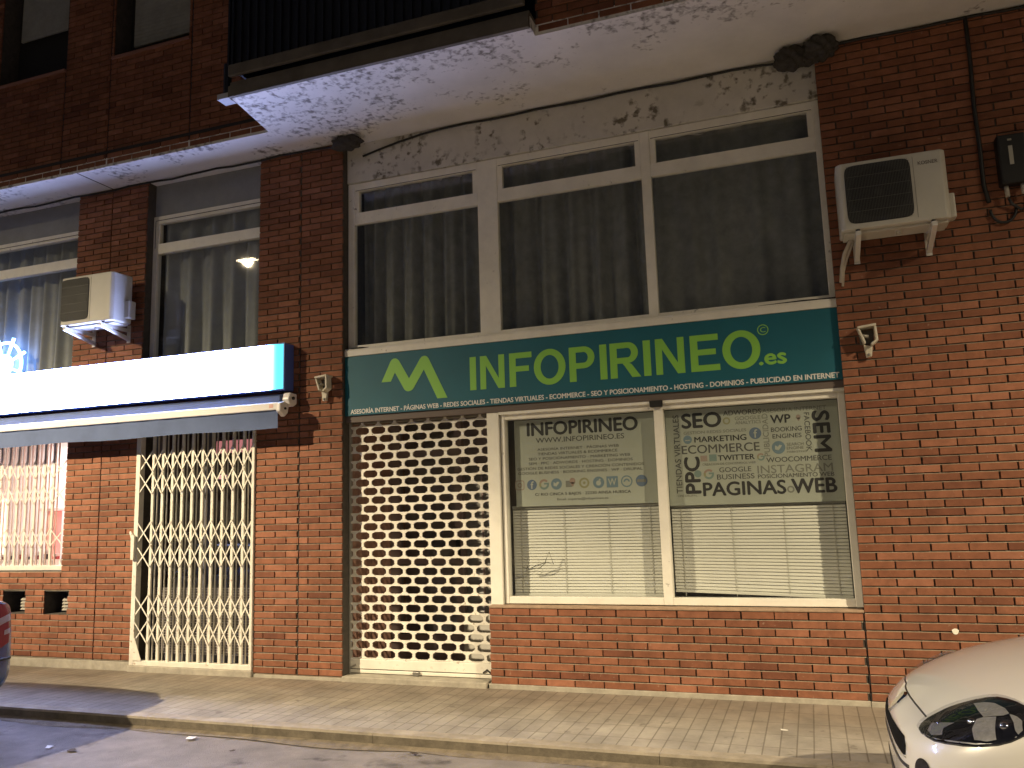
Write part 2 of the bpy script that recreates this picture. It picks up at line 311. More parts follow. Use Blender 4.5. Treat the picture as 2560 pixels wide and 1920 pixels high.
# ------------------------------------------------------------------ the building
ZS = 5.19
bld = thing('brick_building', 'red brick building with pale stained soffit over its ground floor shops', 'building', (-2.5, .1, 0))
PITCH, CH = .249, .0635
def bricks(mb, x0, x1, z0, z1, y, phase=0., jz=.0115, jx=.0105, proud=.013, holes=(), z_org=0., vdeep=False):
    k0 = int(math.floor((z0-z_org)/CH))
    for k in range(k0, int((z1-z_org)/CH)+1):
        za = z_org+k*CH+jz; zb = z_org+(k+1)*CH; za = max(za,z0); zb = min(zb,z1)
        if zb-za < .012: continue
        i = int(math.floor((x0-phase)/PITCH))-1
        while True:
            xs = phase+i*PITCH+(PITCH/2 if k%2 else 0)+random.uniform(-.002,.002); i += 1
            a, b = xs+jx/2, xs+PITCH-jx/2
            if a > x1: break
            a, b = max(a,x0), min(b,x1)
            seg = [(a,b)]
            for hx0,hx1,hz0,hz1 in holes:
                if zb > hz0+.004 and za < hz1-.004:
                    ns = []
                    for p,q in seg:
                        if q <= hx0 or p >= hx1: ns.append((p,q)); continue
                        if p < hx0: ns.append((p,hx0))
                        if q > hx1: ns.append((hx1,q))
                    seg = ns
            for p,q in seg:
                if q-p < .014: continue
                t = min(1,max(.02,random.gauss(.5,.22))); dy = random.uniform(-.0012,.0012); c = .0018
                zt, zl = zb+random.uniform(-.0008,.0008), za+random.uniform(-.0008,.0008)
                f = y+dy; bk = y+proud+.004
                v = [(p+c,f,zl+c),(q-c,f,zl+c),(q-c,f,zt-c),(p+c,f,zt-c),(p,f+c,zl),(q,f+c,zl),(q,f+c,zt),(p,f+c,zt),(p,bk,zl),(q,bk,zl),(q,bk,zt),(p,bk,zt)]
                mb.add(v, [(0,1,2,3),(0,4,5,1),(1,5,6,2),(2,6,7,3),(3,7,4,0),(4,8,9,5),(5,9,10,6),(6,10,11,7),(7,11,8,4)], t)
def wall(name, rects, y=0., depth=.45, phase=0., holes=(), parent=None, jy=.013, lab=None):
    mb = MB()
    for r in rects:
        bricks(mb, *r, y, phase, proud=jy, holes=holes)
    o = mb.build(name, BR, parent or bld)
    if lab: o['label'] = lab
    m2 = MB()
    for x0,x1,z0,z1 in rects:
        hs = [h for h in holes if h[0] < x1 and h[1] > x0 and h[2] < z1 and h[3] > z0]
        if not hs: m2.box(x0+.003,x1-.003,y+jy,y+depth,z0,z1)
        else:
            za = min(h[2] for h in hs); zb = max(h[3] for h in hs)
            m2.box(x0+.003,x1-.003,y+jy,y+depth,z0,za); m2.box(x0+.003,x1-.003,y+jy,y+depth,zb,z1)
            xs = x0+.003
            for h in sorted(hs):
                if h[0] > xs: m2.box(xs,h[0],y+jy,y+depth,za,zb)
                xs = max(xs,h[1])
            if xs < x1-.003: m2.box(xs,x1-.003,y+jy,y+depth,za,zb)
    m3 = MB()
    for x0,x1,z0,z1 in rects:
        for k in range(int(z0/CH), int(z1/CH)+1):
            za = k*CH
            if za < z0 or za+.0115 > z1: continue
            seg = [(x0+.003,x1-.003)]
            for h in holes:
                if za+.0115 > h[2] and za < h[3]: seg = [q for p in seg for q in ((p[0],min(p[1],h[0])),(max(p[0],h[1]),p[1])) if q[1]-q[0] > .01]
            for a,b in seg: m3.add([(a,y+.0025,za-.0004),(b,y+.0025,za-.0004),(b,y+jy+.002,za+.0085),(a,y+jy+.002,za+.0085)],[(0,1,2,3)])
    m3.build('struck_joints', MORTAR, o)
    m2.build('mortar_bed', MBED, o)
    return o
VENTS = [(-7.855,-7.525,.513,.749),(-8.462,-8.13,.513,.749),(-9.07,-8.74,.513,.749)]
wall('brick_pillar', [(-5.149,-4.648,.0,ZS),(-4.638,-4.163,.0,ZS)], phase=-4.163)
wall('brick_pillar', [(-7.63,-7.146,.06,ZS),(-7.134,-6.64,.06,ZS)], phase=-6.64, holes=VENTS)
wall('brick_pillar', [(-10.6,-9.75,.06,ZS)], phase=-9.75)
wall('brick_parapet', [(-9.75,-7.63,.06,.965)], phase=-7.63, holes=VENTS)
wall('brick_lintel', [(-9.75,-7.63,2.42,2.72)], phase=-7.63, depth=.3)
wall('brick_lintel', [(-6.64,-5.149,2.60,2.72)], phase=-7.63, depth=.3)
wall('brick_wall', [(.312,5.2,.012,ZS)], phase=.18)
wall('brick_parapet', [(-2.70,.300,.012,.640)], y=.004, phase=-2.70, depth=.3)
# joints that run the height of the front
for x0,x1,z0,z1 in ((-4.648,-4.638,0,ZS),(-7.146,-7.134,.06,ZS),(.300,.312,.012,.645)):
    MB().box(x0,x1,.012,.03,z0,z1).build('movement_joint', JOINT, bld)
# foot of the wall: concrete upstand and thresholds
m = MB(); m.box(-10.6,-6.655,-.004,.3,RZ,.058); m.box(-5.14,-2.73,-.006,.3,RZ,-.002); m.box(-2.72,.30,.0,.3,RZ,.010); m.box(.304,5.2,-.004,.3,RZ,.008)
m.build('concrete_upstand', CONC, bld, bevel=.006)
MB().box(-6.655,-5.142,-.03,.4,RZ,.03).build('door_step', CONC, bld, bevel=.01)
MB().box(-4.16,-2.73,-.02,1.0,RZ,.018).build('door_step', CONC, bld, bevel=.01)
# mortar fillet on top of the right parapet
MB().box(-2.70,.31,-.002,.12,.640,.660).build('window_ledge', mat('ledge_mortar',(.36,.25,.17),.9,var=.3,vscale=14,bump=.5), bld, bevel=.005)
# lining of the vents
for vx0,vx1,vz0,vz1 in VENTS:
    v = MB(); v.box(vx0,vx1,.27,.29,vz0,vz1); v.build('vent_back', DARK, bld)
    v = MB()
    for k in range(4):
        z = vz0+.035+k*.034; v.add([(vx0+.15,.10,z),(vx1-.004,.10,z),(vx1-.004,.13,z+.024),(vx0+.15,.13,z+.024),(vx0+.15,.10,z-.006),(vx1-.004,.10,z-.006),(vx1-.004,.13,z+.018),(vx0+.15,.13,z+.018)],[(0,1,2,3),(7,6,5,4),(0,4,5,1),(2,6,7,3),(0,3,7,4),(1,5,6,2)])
    v.build('vent_louvre', mat('louvre',(.32,.30,.26),.7), bld)

# soffit: slab over the ground floor with the deeper balcony plate
sof = MB().prism_z([(-14,.4),(-14,-.49),(-4.69,-.49),(-4.585,-1.19),(-1.765,-1.17),(-1.765,-1.05),(6,-1.05),(6,.4)], ZS, ZS+.10)
sof.build('soffit', PLASTER, bld)
MB().box(-7.146,-7.134,-.49,0,ZS-.003,ZS+.01).build('movement_joint', JOINT, bld)

# first floor walls
UP = [(-8.40,-7.39,6.44,8.6),(-6.70,-5.69,6.43,8.6)]
wall('upper_wall', [(-14,-7.39,ZS+.03,8.6),(-7.37,-6.745,ZS+.03,8.6),(-6.725,-5.665,ZS+.03,8.6),(-5.645,-4.70,ZS+.03,8.6)], y=-.494, phase=-7.39, holes=UP, depth=.3)
wall('upper_wall', [(-1.76,6,ZS+.03,8.6)], y=-1.054, phase=0, depth=.3)
for x in (-7.38,-6.735,-5.655): MB().box(x-.010,x+.010,-.482,-.47,ZS+.03,8.6).build('movement_joint', JOINT, bld)
m = MB(); m.box(-14,-4.70,-.502,-.495,ZS+.145,ZS+.175); m.build('drip_band', JOINT, bld)
SHUT = mat('roller_slats', (.30,.30,.27), .7, var=.2)
for (x0,x1,z0,z1), zs in zip(UP, (7.05,6.60)):
    MB().box(x0,x1,-.26,-.24,z0,z1).build('upper_window', DARK, bld)
    sh = MB(); z = zs
    while z < 8.5: sh.box(x0+.12,x1-.02,-.34,-.32,z+.004,z+.045); z += .045
    sh.build('window_shutter', SHUT, bld)
    MB().box(x0-.01,x1+.01,-.515,-.25,z0-.03,z0-.001).build('window_sill', mat('brick_sill',(.25,.12,.09),.9), bld)
MB().box(-4.70,-1.76,-.30,-.28,ZS+.1,8.6).build('balcony_back_wall', DARK, bld)
# balcony edge, rail
m = MB(); m.box(-4.585,-1.765,-1.195,-1.0,ZS+.10,ZS+.135); m.build('balcony_edge', BROWNB, bld)
m = MB(); m.box(-4.60,-1.77,-1.205,-1.17,ZS-.004,ZS+.10); m.build('balcony_fascia', BROWNB, bld)
m = MB(); m.box(-4.60,-1.80,-1.215,-1.175,ZS+.19,ZS+.30); m.build('balcony_rail_base', BROWNB, bld, bevel=.01)
m = MB(); x = -4.58
while x < -1.8: m.box(x,x+.022,-1.20,-1.18,ZS+.30,ZS+1.15); x += .085
m.box(-4.60,-1.80,-1.22,-1.16,ZS+1.15,ZS+1.2); m.box(-4.62,-4.60,-1.20,-.49,ZS+.30,ZS+1.2); m.box(-4.60,-1.80,-1.17,-1.16,ZS+.31,ZS+1.1)
m.build('balcony_railing', RAIL, bld)
MB().box(-4.72,-4.60,-1.20,-1.08,ZS-.005,ZS+.045).build('gutter_spout', mat('grey_paint',(.4,.4,.42),.6), bld)
MB().tube([(-4.66,-1.14,ZS+.04),(-4.66,-1.14,ZS+.35)], .035).build('gutter_pipe', RAIL, bld)

# ---- windows of the building ------------------------------------------------
def frame(name, xs, zs, y0, y1, mt=WHITE, extra=()):   # xs: list of (x0,x1) verticals, zs: list of (z0,z1,xa,xb) rails
    f = MB()
    z0 = min(z[0] for z in zs); z1 = max(z[1] for z in zs)
    for a,b in xs: f.box(a,b,y0,y1,z0,z1)
    for za,zb,xa,xb in zs: f.box(xa,xb,y0+.003,y1-.002,za,zb)
    for e in extra: f.box(*e)
    return f.build(name, mt, bld, bevel=.004)
V = [(-4.163,-4.092),(-2.757,-2.555),(-1.187,-1.102),(.270,.331)]
gaps = [(-4.092,-2.757),(-2.555,-1.187),(-1.102,.270)]
rails = []; sash = []
for a,b in gaps:
    rails += [(4.70,4.78,a,b),(4.352,4.472,a,b),(3.085,3.114,a,b)]
    sash += [(a,a+.052,.117,.165,4.472,4.70),(b-.050,b,.117,.165,4.472,4.70)]
uw = frame('upper_window', V, rails, .11, .17, WHITE, sash); uw['label'] = 'wide white framed window of three lights above the teal sign'
p = MB()
for a,b in gaps: p.pane(a-.01,b+.01,.145,3.10,4.36); p.pane(a+.04,b-.04,.145,4.46,4.71)
p.build('pane', GLASS, uw)
m = MB()
for a,b in gaps: m.box(a+.012,b-.012,.112,.114,4.703,4.708)
m.build('gasket', JOINT, uw)
MB().box(-4.163,.329,.09,.40,4.785,ZS).build('stained_panel', PANELW, bld, bevel=.004)
MB().prism_x([(.04,2.995),(.04,3.05),(.052,3.072),(.15,3.083),(.15,2.995)],-4.163,.326).build('window_sill', WHITE, bld, bevel=.003)
m = MB(); m.tube([(-.28,.05,3.070),(-.1,.052,3.073),(.05,.05,3.075),(.2,.052,3.073),(.318,.05,3.071)],[.001,.004,.006,.005,.007],5); m.build('sill_crack', JOINT, bld); m = MB(); m.tube([(-4.155,.05,3.072),(-4.05,.052,3.073),(-3.97,.05,3.073),(-3.9,.05,3.071)],[.004,.009,.008,.001],5); m.build('sill_crack', JOINT, bld)
MB().box(-4.163,.329,.20,.30,2.35,3.08).build('lintel', CONC, bld)
MB().box(-4.163,.329,.065,.20,2.352,2.413).build('recess_head', mat('recess_shade_brown',(.13,.10,.085),.6), bld)  # recess head below the sign, its shade put into a dark brown

gw = frame('shop_window', [(-2.582,-2.545),(-1.195,-1.117),(.262,.316)], [(.668,.727,-2.545,-1.195),(.668,.727,-1.117,.262),(2.28,2.34,-2.545,-1.195),(2.28,2.34,-1.117,.262)], .10, .19, WHITE)
p = MB(); p.pane(-2.55,-1.19,.152,.72,2.29); p.pane(-1.12,.27,.152,.72,2.29); p.build('pane', GLASSC, gw)
MB().tube([(x,.149,z) for x,z in ((-2.424,.971),(-2.361,.96),(-2.304,.988),(-2.222,1.012),(-2.181,1.104),(-2.145,.997),(-2.21,1.015),(-2.268,.97),(-2.399,.947),(-2.379,.988))],.0035,5).build('scribble', mat('marker_ink',(.05,.05,.045),.6), gw)
m = MB(); m.box(-2.59,-1.22,.07,.10,2.325,2.352); m.box(-1.11,.318,.07,.10,2.325,2.352); m.build('blind_track', WHITE2, bld, bevel=.003)
MB().box(-1.215,-1.115,.05,.098,2.30,2.352).build('track_joint', BLACK, bld)
MB().box(-2.706,-2.592,.075,.24,.660,2.352).build('door_post', WHITE2, bld, bevel=.004)
MB().box(-2.592,-2.582,.15,.2,.66,2.35).build('post_joint', BLACK, bld)

def left_window(x0, x1, ztop, nm, xl, xr):
    f = MB()
    f.box(x0,x0+.06,.11,.18,2.5,ztop); f.box(x1-.06,x1,.11,.18,2.5,ztop)
    f.box(x0+.06,x1-.06,.113,.178,ztop-.085,ztop); f.box(x0+.06,x1-.06,.113,.178,4.385,4.50)
    f.box(x0+.06,x0+.085,.118,.17,4.50,ztop-.085)
    o = f.build(nm, WHITE, bld, bevel=.004)
    MB().pane(x0+.05,x1-.05,.145,2.5,ztop-.05).build('pane', GLASS, o)
    m = MB(); m.box(x0+.03,x1-.04,.108,.111,ztop-.052,ztop-.046); m.box(x0+.026,x0+.032,.108,.111,4.45,ztop-.05); m.build('gasket', JOINT, o)
    MB().box(x0,x1,.13,.35,ztop,ZS).build('rendered_panel', RENDER, bld)
left_window(-6.645,-5.149,4.818,'tall_window',0,0)
left_window(-9.75,-7.63,4.825,'tall_window',0,0)

# dark rooms behind the glass
m = MB()
m.add([(-4.3,1.2,2.95),(.5,1.2,2.95),(.5,1.2,5.15),(-4.3,1.2,5.15)],[(0,1,2,3)]); m.box(-4.3,.5,.25,1.2,2.9,2.94); m.box(-4.3,.5,.41,1.2,5.15,5.18)
m.box(-4.31,-4.3,.25,1.2,2.9,5.18); m.box(.5,.51,.25,1.2,2.9,5.18)
m.build('room_lining', VOID, bld)
m = MB(); m.box(-9.9,-5.0,1.2,1.22,2.65,5.18); m.box(-9.9,-5.0,.45,1.2,2.60,2.65); m.build('room_lining', VOID, bld)
m = MB(); m.box(-2.66,.5,.7,.72,.2,2.6); m.box(-2.66,.5,.3,.7,.2,.24); m.box(-2.66,.5,.3,.7,2.42,2.44); m.build('room_lining', VOID, bld)

# ---- curtains ---------------------------------------------------------------
def curtain(x0, x1, z0, z1, y, mt, label, amp=.042, per=.17, seed=1, group=None):
    rnd = random.Random(seed); n = int((x1-x0)/.012); vs = []; fs = []; ph = [rnd.uniform(0,6.3) for _ in range(4)]
    nz = 6
    for j in range(nz+1):
        z = z0+(z1-z0)*j/nz; k = 1.25-.5*j/nz
        for i in range(n+1):
            x = x0+(x1-x0)*i/n
            s = math.sin(2*math.pi*x/per+1.2*math.sin(x*3.1+ph[0])+ph[1])+.5*math.sin(2*math.pi*x/(per*.57)+ph[2]+.25*math.sin(z*1.3))+.5*math.sin(x*5+ph[3])
            vs.append((x,y+amp*k*s,z))
    for j in range(nz):
        for i in range(n): fs.append((j*(n+1)+i,j*(n+1)+i+1,(j+1)*(n+1)+i+1,(j+1)*(n+1)+i))
    o = MB().add(vs,fs).build('curtain', mt, smooth=True)
    return tag(o, label, 'curtain', group)
curtain(-4.13,-2.70,3.09,5.08,.34,CURT,'grey curtain behind the left light of the wide upper window',seed=3,per=.19)
curtain(-2.62,-1.15,3.09,5.08,.34,CURT,'grey curtain behind the middle light of the wide upper window',seed=5,per=.24)
curtain(-1.14,.30,3.09,5.08,.36,CURT,'grey curtain behind the right light of the wide upper window',seed=9,per=.31,amp=.022)
curtain(-6.60,-5.12,2.62,5.12,.25,CURTL,'pale curtain in the tall window that mirrors a street lamp',seed=12,per=.26)
curtain(-9.6,-7.60,2.62,5.12,.33,CURTL,'pale curtain lit blue behind the left edge window',seed=17,per=.22)

# ------------------------------------------------------------------ lettering
def lettering(items, parent):     # (name, text, x0, z0, x1, z1, y, mat, bold, rot)
    obs = []
    for nm,tx,x0,z0,x1,z1,y,mt,bold,rot in items:
        cu_ = bpy.data.curves.new('t','FONT'); cu_.body = tx;  cu_.resolution_u = 4
        o = bpy.data.objects.new('t', cu_); COL.objects.link(o); obs.append(o)
    bpy.context.view_layer.update(); dg = bpy.context.evaluated_depsgraph_get()
    for o,(nm,tx,x0,z0,x1,z1,y,mt,bold,rot) in zip(obs,items):
        me = bpy.data.meshes.new_from_object(o.evaluated_get(dg))
        vs = [v.co.copy() for v in me.vertices]; fs = [tuple(p.vertices) for p in me.polygons]
        a0 = min(v.x for v in vs); a1 = max(v.x for v in vs); b0 = min(v.y for v in vs); b1 = max(v.y for v in vs)
        out = []
        for v in vs:
            u = (v.x-a0)/(a1-a0); s = (v.y-b0)/(b1-b0)
            if rot == 0: out.append((x0+u*(x1-x0), y, z0+s*(z1-z0)))
            elif rot == 90: out.append((x1-s*(x1-x0), y, z0+u*(z1-z0)))
            else: out.append((x0+s*(x1-x0), y, z1-u*(z1-z0)))
        mb = MB().add(out, fs); hgt = (z1-z0) if rot == 0 else (x1-x0); b_ = bold*1.1*hgt
        for k,(dx,dz) in enumerate(((b_,0),(-b_,0),(0,b_*.8),(0,-b_*.8)) if bold > .007 else ()): mb.add([(p[0]+dx,p[1]+.00012*(k+1),p[2]+dz) for p in out], fs)
        mb.build(nm, mt, parent)
        cd = o.data; bpy.data.objects.remove(o); bpy.data.curves.remove(cd); bpy.data.meshes.remove(me)
def disc(mb, cx, cz, r0, r1, y, n=36, a0=0., a1=360.):
    vs = []; fs = []; full = abs(a1-a0) >= 359.9; k = n if full else n+1
    for i in range(k):
        a = R(a0+(a1-a0)*i/n); vs += [(cx+r1*math.cos(a),y,cz+r1*math.sin(a)),(cx+r0*math.cos(a),y,cz+r0*math.sin(a))]
    for i in range(n):
        j = (i+1)%k; fs.append((2*i,2*i+1,2*j+1,2*j))
    return mb.add(vs,fs)

# ------------------------------------------------------------------ teal shop sign
TEAL = mat('teal_vinyl', (.006,.115,.160), .55, var=.10, vscale=2.5)
GREEN = mat('green_vinyl', (.25,.56,.085), .45)
SIGNW = mat('white_vinyl', (.74,.74,.70), .4)
sg = thing('shop_sign', 'long teal shop sign with green lettering under the wide upper window', 'shop sign', (-1.92,.05,2.413))
MB().box(-4.160,.327,.045,.20,2.414,2.992).build('sign_board', TEAL, sg, bevel=.002)
yl = .0435
# heavy sans capitals, one mesh a letter
zb, zt, st_, sh_ = 2.566, 2.873, .062, .052
def strip(mb, A, B): 
    n = len(A); mb.add([(p[0],yl,p[1]) for p in A]+[(p[0],yl,p[1]) for p in B],[(i,i+1,n+i+1,n+i) for i in range(n-1)])
def poly(mb, pts): mb.add([(x,yl,z) for x,z in pts],[tuple(range(len(pts)))])
def capital(ch, x0, x1):
    m = MB(); quad = lambda a,b,c,d: poly(m,[(a,c),(b,c),(b,d),(a,d)])
    if ch == 'I': quad(x0,x1,zb,zt)
    elif ch == 'N':
        quad(x0,x0+.057,zb,zt); quad(x1-.057,x1,zb,zt); poly(m,[(x0+.057,zt),(x0+.062,zt),(x1-.057,zb+.092),(x1-.057,zb),(x1-.062,zb),(x0+.057,zt-.092)])
    elif ch in 'FE':
        quad(x0,x0+st_,zb,zt); quad(x0+st_,x1-(.006 if ch == 'E' else 0),zt-sh_,zt); mz = zb+.135
        quad(x0+st_,x1-.028,mz,mz+.049)
        if ch == 'E': quad(x0+st_,x1,zb,zb+sh_)
    elif ch in 'PR':
        quad(x0,x0+st_,zb,zt); zl = zb+(.113 if ch == 'P' else .125); xr = x1-(0 if ch == 'P' else .018); r = (zt-zl)/2; cx_ = xr-r; cz_ = (zt+zl)/2
        A = [(x0+st_,zt)]+[(cx_+r*math.cos(R(90-i*10)),cz_+r*math.sin(R(90-i*10))) for i in range(19)]+[(x0+st_,zl)]
        ri_ = r-.050; B = [(x0+st_,zt-.050)]+[(cx_+(r-.060)*math.cos(R(90-i*10)),cz_+ri_*math.sin(R(90-i*10))) for i in range(19)]+[(x0+st_,zl+.050)]
        strip(m,A,B)
        if ch == 'R': poly(m,[(x0+st_+.045,zl),(x0+st_+.105,zl),(x0+st_+.125,zl-.012),(x1,zb),(x1-.076,zb),(x0+st_+.062,zl-.022)])
    elif ch == 'O':
        cx_ = (x0+x1)/2; cz_ = (zb+zt)/2; rx = (x1-x0)/2
        A = [(cx_+rx*math.cos(R(i*7.5)),cz_+.161*math.sin(R(i*7.5))) for i in range(49)]; B = [(cx_+(rx-.064)*math.cos(R(i*7.5)),cz_+.106*math.sin(R(i*7.5))) for i in range(49)]
        strip(m,A,B)
    m.build('letter', GREEN, sg)
for ch,a,b in zip('INFOPIRINEO',(-2.847,-2.745,-2.461,-2.229,-1.901,-1.625,-1.535,-1.245,-1.141,-.850,-.589),(-2.785,-2.508,-2.247,-1.935,-1.671,-1.563,-1.271,-1.183,-.899,-.613,-.288)): capital(ch,a,b)
lettering([('lettering','.es',-.302,2.579,-.096,2.664,yl,GREEN,.06,0),
 ('lettering','C',-.279,2.846,-.237,2.888,yl,GREEN,.006,0),
 ('tag_line','ASESORÍA INTERNET - PÁGINAS WEB - REDES SOCIALES - TIENDAS VIRTUALES - ECOMMERCE - SEO Y POSICIONAMIENTO - HOSTING - DOMINIOS - PUBLICIDAD EN INTERNET',-4.096,2.430,.288,2.483,yl,SIGNW,.03,0)], sg)
disc(MB(),-.258,2.867,.037,.044,yl).build('copyright_ring', GREEN, sg)
# double peaked mark: a thick bent band with rounded peaks
pk = [(-3.760,2.713),(-3.664,2.905),(-3.650,2.922),(-3.632,2.932),(-3.612,2.933),(-3.592,2.926),(-3.574,2.910),(-3.468,2.728),(-3.352,2.905),(-3.336,2.922),(-3.316,2.930),(-3.296,2.930),(-3.277,2.920),(-3.263,2.902),(-3.076,2.517),(-3.178,2.517),(-3.313,2.800),(-3.420,2.634),(-3.436,2.617),(-3.456,2.608),(-3.478,2.606),(-3.500,2.611),(-3.518,2.626),(-3.616,2.796),(-3.660,2.713)]
MB().prism(pk, yl-.0005, yl+.0008).build('peak_emblem', GREEN, sg)

# ------------------------------------------------------------------ posters behind the shop window
FILM = mat('poster_film', (.40,.425,.36), .6, var=.06, vscale=3)
INK = mat('black_ink', (.03,.03,.03), .6); INK2 = mat('grey_ink', (.085,.085,.08), .6); INK3 = mat('faded_ink', (.20,.205,.175), .6)
BLUEI = mat('blue_ink', (.12,.17,.25), .6); SKYI = mat('sky_ink', (.16,.235,.28), .6); TEALI = mat('teal_ink', (.19,.27,.25), .6)
REDI = mat('red_ink', (.33,.235,.19), .6); PINKI = mat('pink_ink', (.33,.26,.22), .6); YELI = mat('ochre_ink', (.30,.29,.16), .6)
yp, yt, yi = .20, .1985, .1975
pl = thing('window_poster', 'pale window poster with a big heading, six text lines and a row of round icons', 'poster', (-1.85,.2,1.5), 'printed posters in the shop window')
MB().box(-2.487,-1.19,yp,yp+.004,1.50,2.275).build('sheet', FILM, pl)
lettering([('lettering','INFOPIRINEO',-2.362,2.130,-1.358,2.245,yt,INK,.045,0),('lettering','WWW.INFOPIRINEO.ES',-2.284,2.062,-1.478,2.107,yt,INK2,.012,0),
 ('lettering','ASESORÍA INTERNET · PÁGINAS WEB',-2.272,1.992,-1.529,2.020,yt,INK2,.006,0),('lettering','TIENDAS VIRTUALES & ECOMMERCE',-2.270,1.951,-1.543,1.974,yt,INK2,.006,0),
 ('lettering','SEO Y POSICIONAMIENTO - MARKETING WEB',-2.356,1.909,-1.434,1.932,yt,INK2,.006,0),('lettering','SEM · PPC · ADWORDS · HOSTING · DOMINIOS',-2.358,1.868,-1.413,1.891,yt,INK2,.006,0),
 ('lettering','GESTIÓN DE REDES SOCIALES Y CREACIÓN CONTENIDOS',-2.467,1.824,-1.319,1.853,yt,INK2,.006,0),('lettering','GOOGLE BUSINESS · BOOKING ENGINES · WP · DRUPAL',-2.461,1.784,-1.332,1.807,yt,INK2,.006,0),
 ('lettering','C/ RIO CINCA 5 BAJOS · 22330 AINSA HUESCA',-2.307,1.585,-1.443,1.616,yt,INK,.008,0),('lettering','Email: soporte@infopirineo.es',-2.103,1.541,-1.643,1.567,yt,INK2,.006,0)], pl)
def icon_f(cx, cz, r, p):
    disc(MB(),cx,cz,.0001,r,yt).build('round_icon', BLUEI, p); lettering([('icon_letter','f',cx-.25*r,cz-.75*r,cx+.35*r,cz+.65*r,yi,FILM,.02,0)], p)
def icon_bird(cx, cz, r, p):
    disc(MB(),cx,cz,.0001,r,yt).build('round_icon', SKYI, p)
    MB().add([(cx-.55*r,yi,cz-.3*r),(cx,yi,cz-.45*r),(cx+.4*r,yi,cz+.05*r),(cx+.55*r,yi,cz+.3*r),(cx+.15*r,yi,cz+.4*r),(cx-.1*r,yi,cz+.1*r),(cx-.5*r,yi,cz+.35*r)],[(0,1,2,3,4,5,6)]).build('icon_mark', FILM, p)
def icon_G(cx, cz, r, p):
    disc(MB(),cx,cz,.6*r,r,yt,20,40,160).build('icon_arc', REDI, p); disc(MB(),cx,cz,.6*r,r,yt,12,160,215).build('icon_arc', YELI, p)
    m = disc(MB(),cx,cz,.6*r,r,yt,20,215,360); m.add([(cx,yt,cz-.02*r),(cx+r,yt,cz-.02*r),(cx+r,yt,cz+.3*r),(cx,yt,cz+.3*r)],[(0,1,2,3)]); m.build('icon_arc', TEALI, p)
zi = 1.691; ri = .046
# rounded pink camera outline
m = MB(); q = [(-2.45+.044*(abs(math.cos(a))**.4)*(1 if math.cos(a)>0 else -1), zi+.044*(abs(math.sin(a))**.4)*(1 if math.sin(a)>0 else -1)) for a in [i*math.pi/20 for i in range(40)]]
vs = [(x,yt,z) for x,z in q]+[(-2.45+(x+2.45)*.82,yt,zi+(z-zi)*.82) for x,z in q]
m.add(vs,[(i,(i+1)%40,40+(i+1)%40,40+i) for i in range(40)]); disc(m,-2.45,zi,.013,.022,yt); m.build('square_icon', PINKI, pl)
icon_f(-2.335,zi,ri,pl); icon_G(-2.221,zi,ri,pl); icon_bird(-2.106,zi,ri+.004,pl)
m = MB().add([(-2.02,yt,1.66),(-1.965,yt,1.66),(-1.965,yt,1.715),(-2.02,yt,1.715)],[(0,1,2,3)]); m.build('map_icon', INK3, pl)
m = disc(MB(),-1.958,1.713,.0001,.026,yi); m.add([(-1.98,yi,1.70),(-1.936,yi,1.70),(-1.958,yi,1.66)],[(0,1,2)]); m.build('map_pin', REDI, pl)
m = disc(MB(),-1.852,zi,.030,.046,yt); disc(m,-1.852,zi,.0001,.012,yt); m.build('round_icon', YELI, pl)
disc(MB(),-1.723,zi,.0001,ri+.004,yt).build('round_icon', SKYI, pl); m = disc(MB(),-1.723,zi-.006,.0001,.022,yi); disc(m,-1.712,zi+.022,.0001,.008,yi); m.build('icon_mark', FILM, pl)
MB().add([(-1.652,yt,zi-.048),(-1.552,yt,zi-.048),(-1.552,yt,zi+.048),(-1.652,yt,zi+.048)],[(0,1,2,3)]).build('square_icon', SKYI, pl); lettering([('icon_letter','W',-1.638,zi-.028,-1.566,zi+.028,yi,FILM,.02,0)], pl)
m = disc(MB(),-1.475,zi,.040,.050,yt); disc(m,-1.475,zi-.004,.014,.027,yt,20,0,180); m.build('round_icon', SKYI, pl)
disc(MB(),-1.346,zi,.0001,.050,yt).build('round_icon', BLUEI, pl); MB().add([(-1.385,yi,zi-.012),(-1.307,yi,zi-.012),(-1.307,yi,zi+.012),(-1.385,yi,zi+.012)],[(0,1,2,3)]).build('icon_mark', INK3, pl)

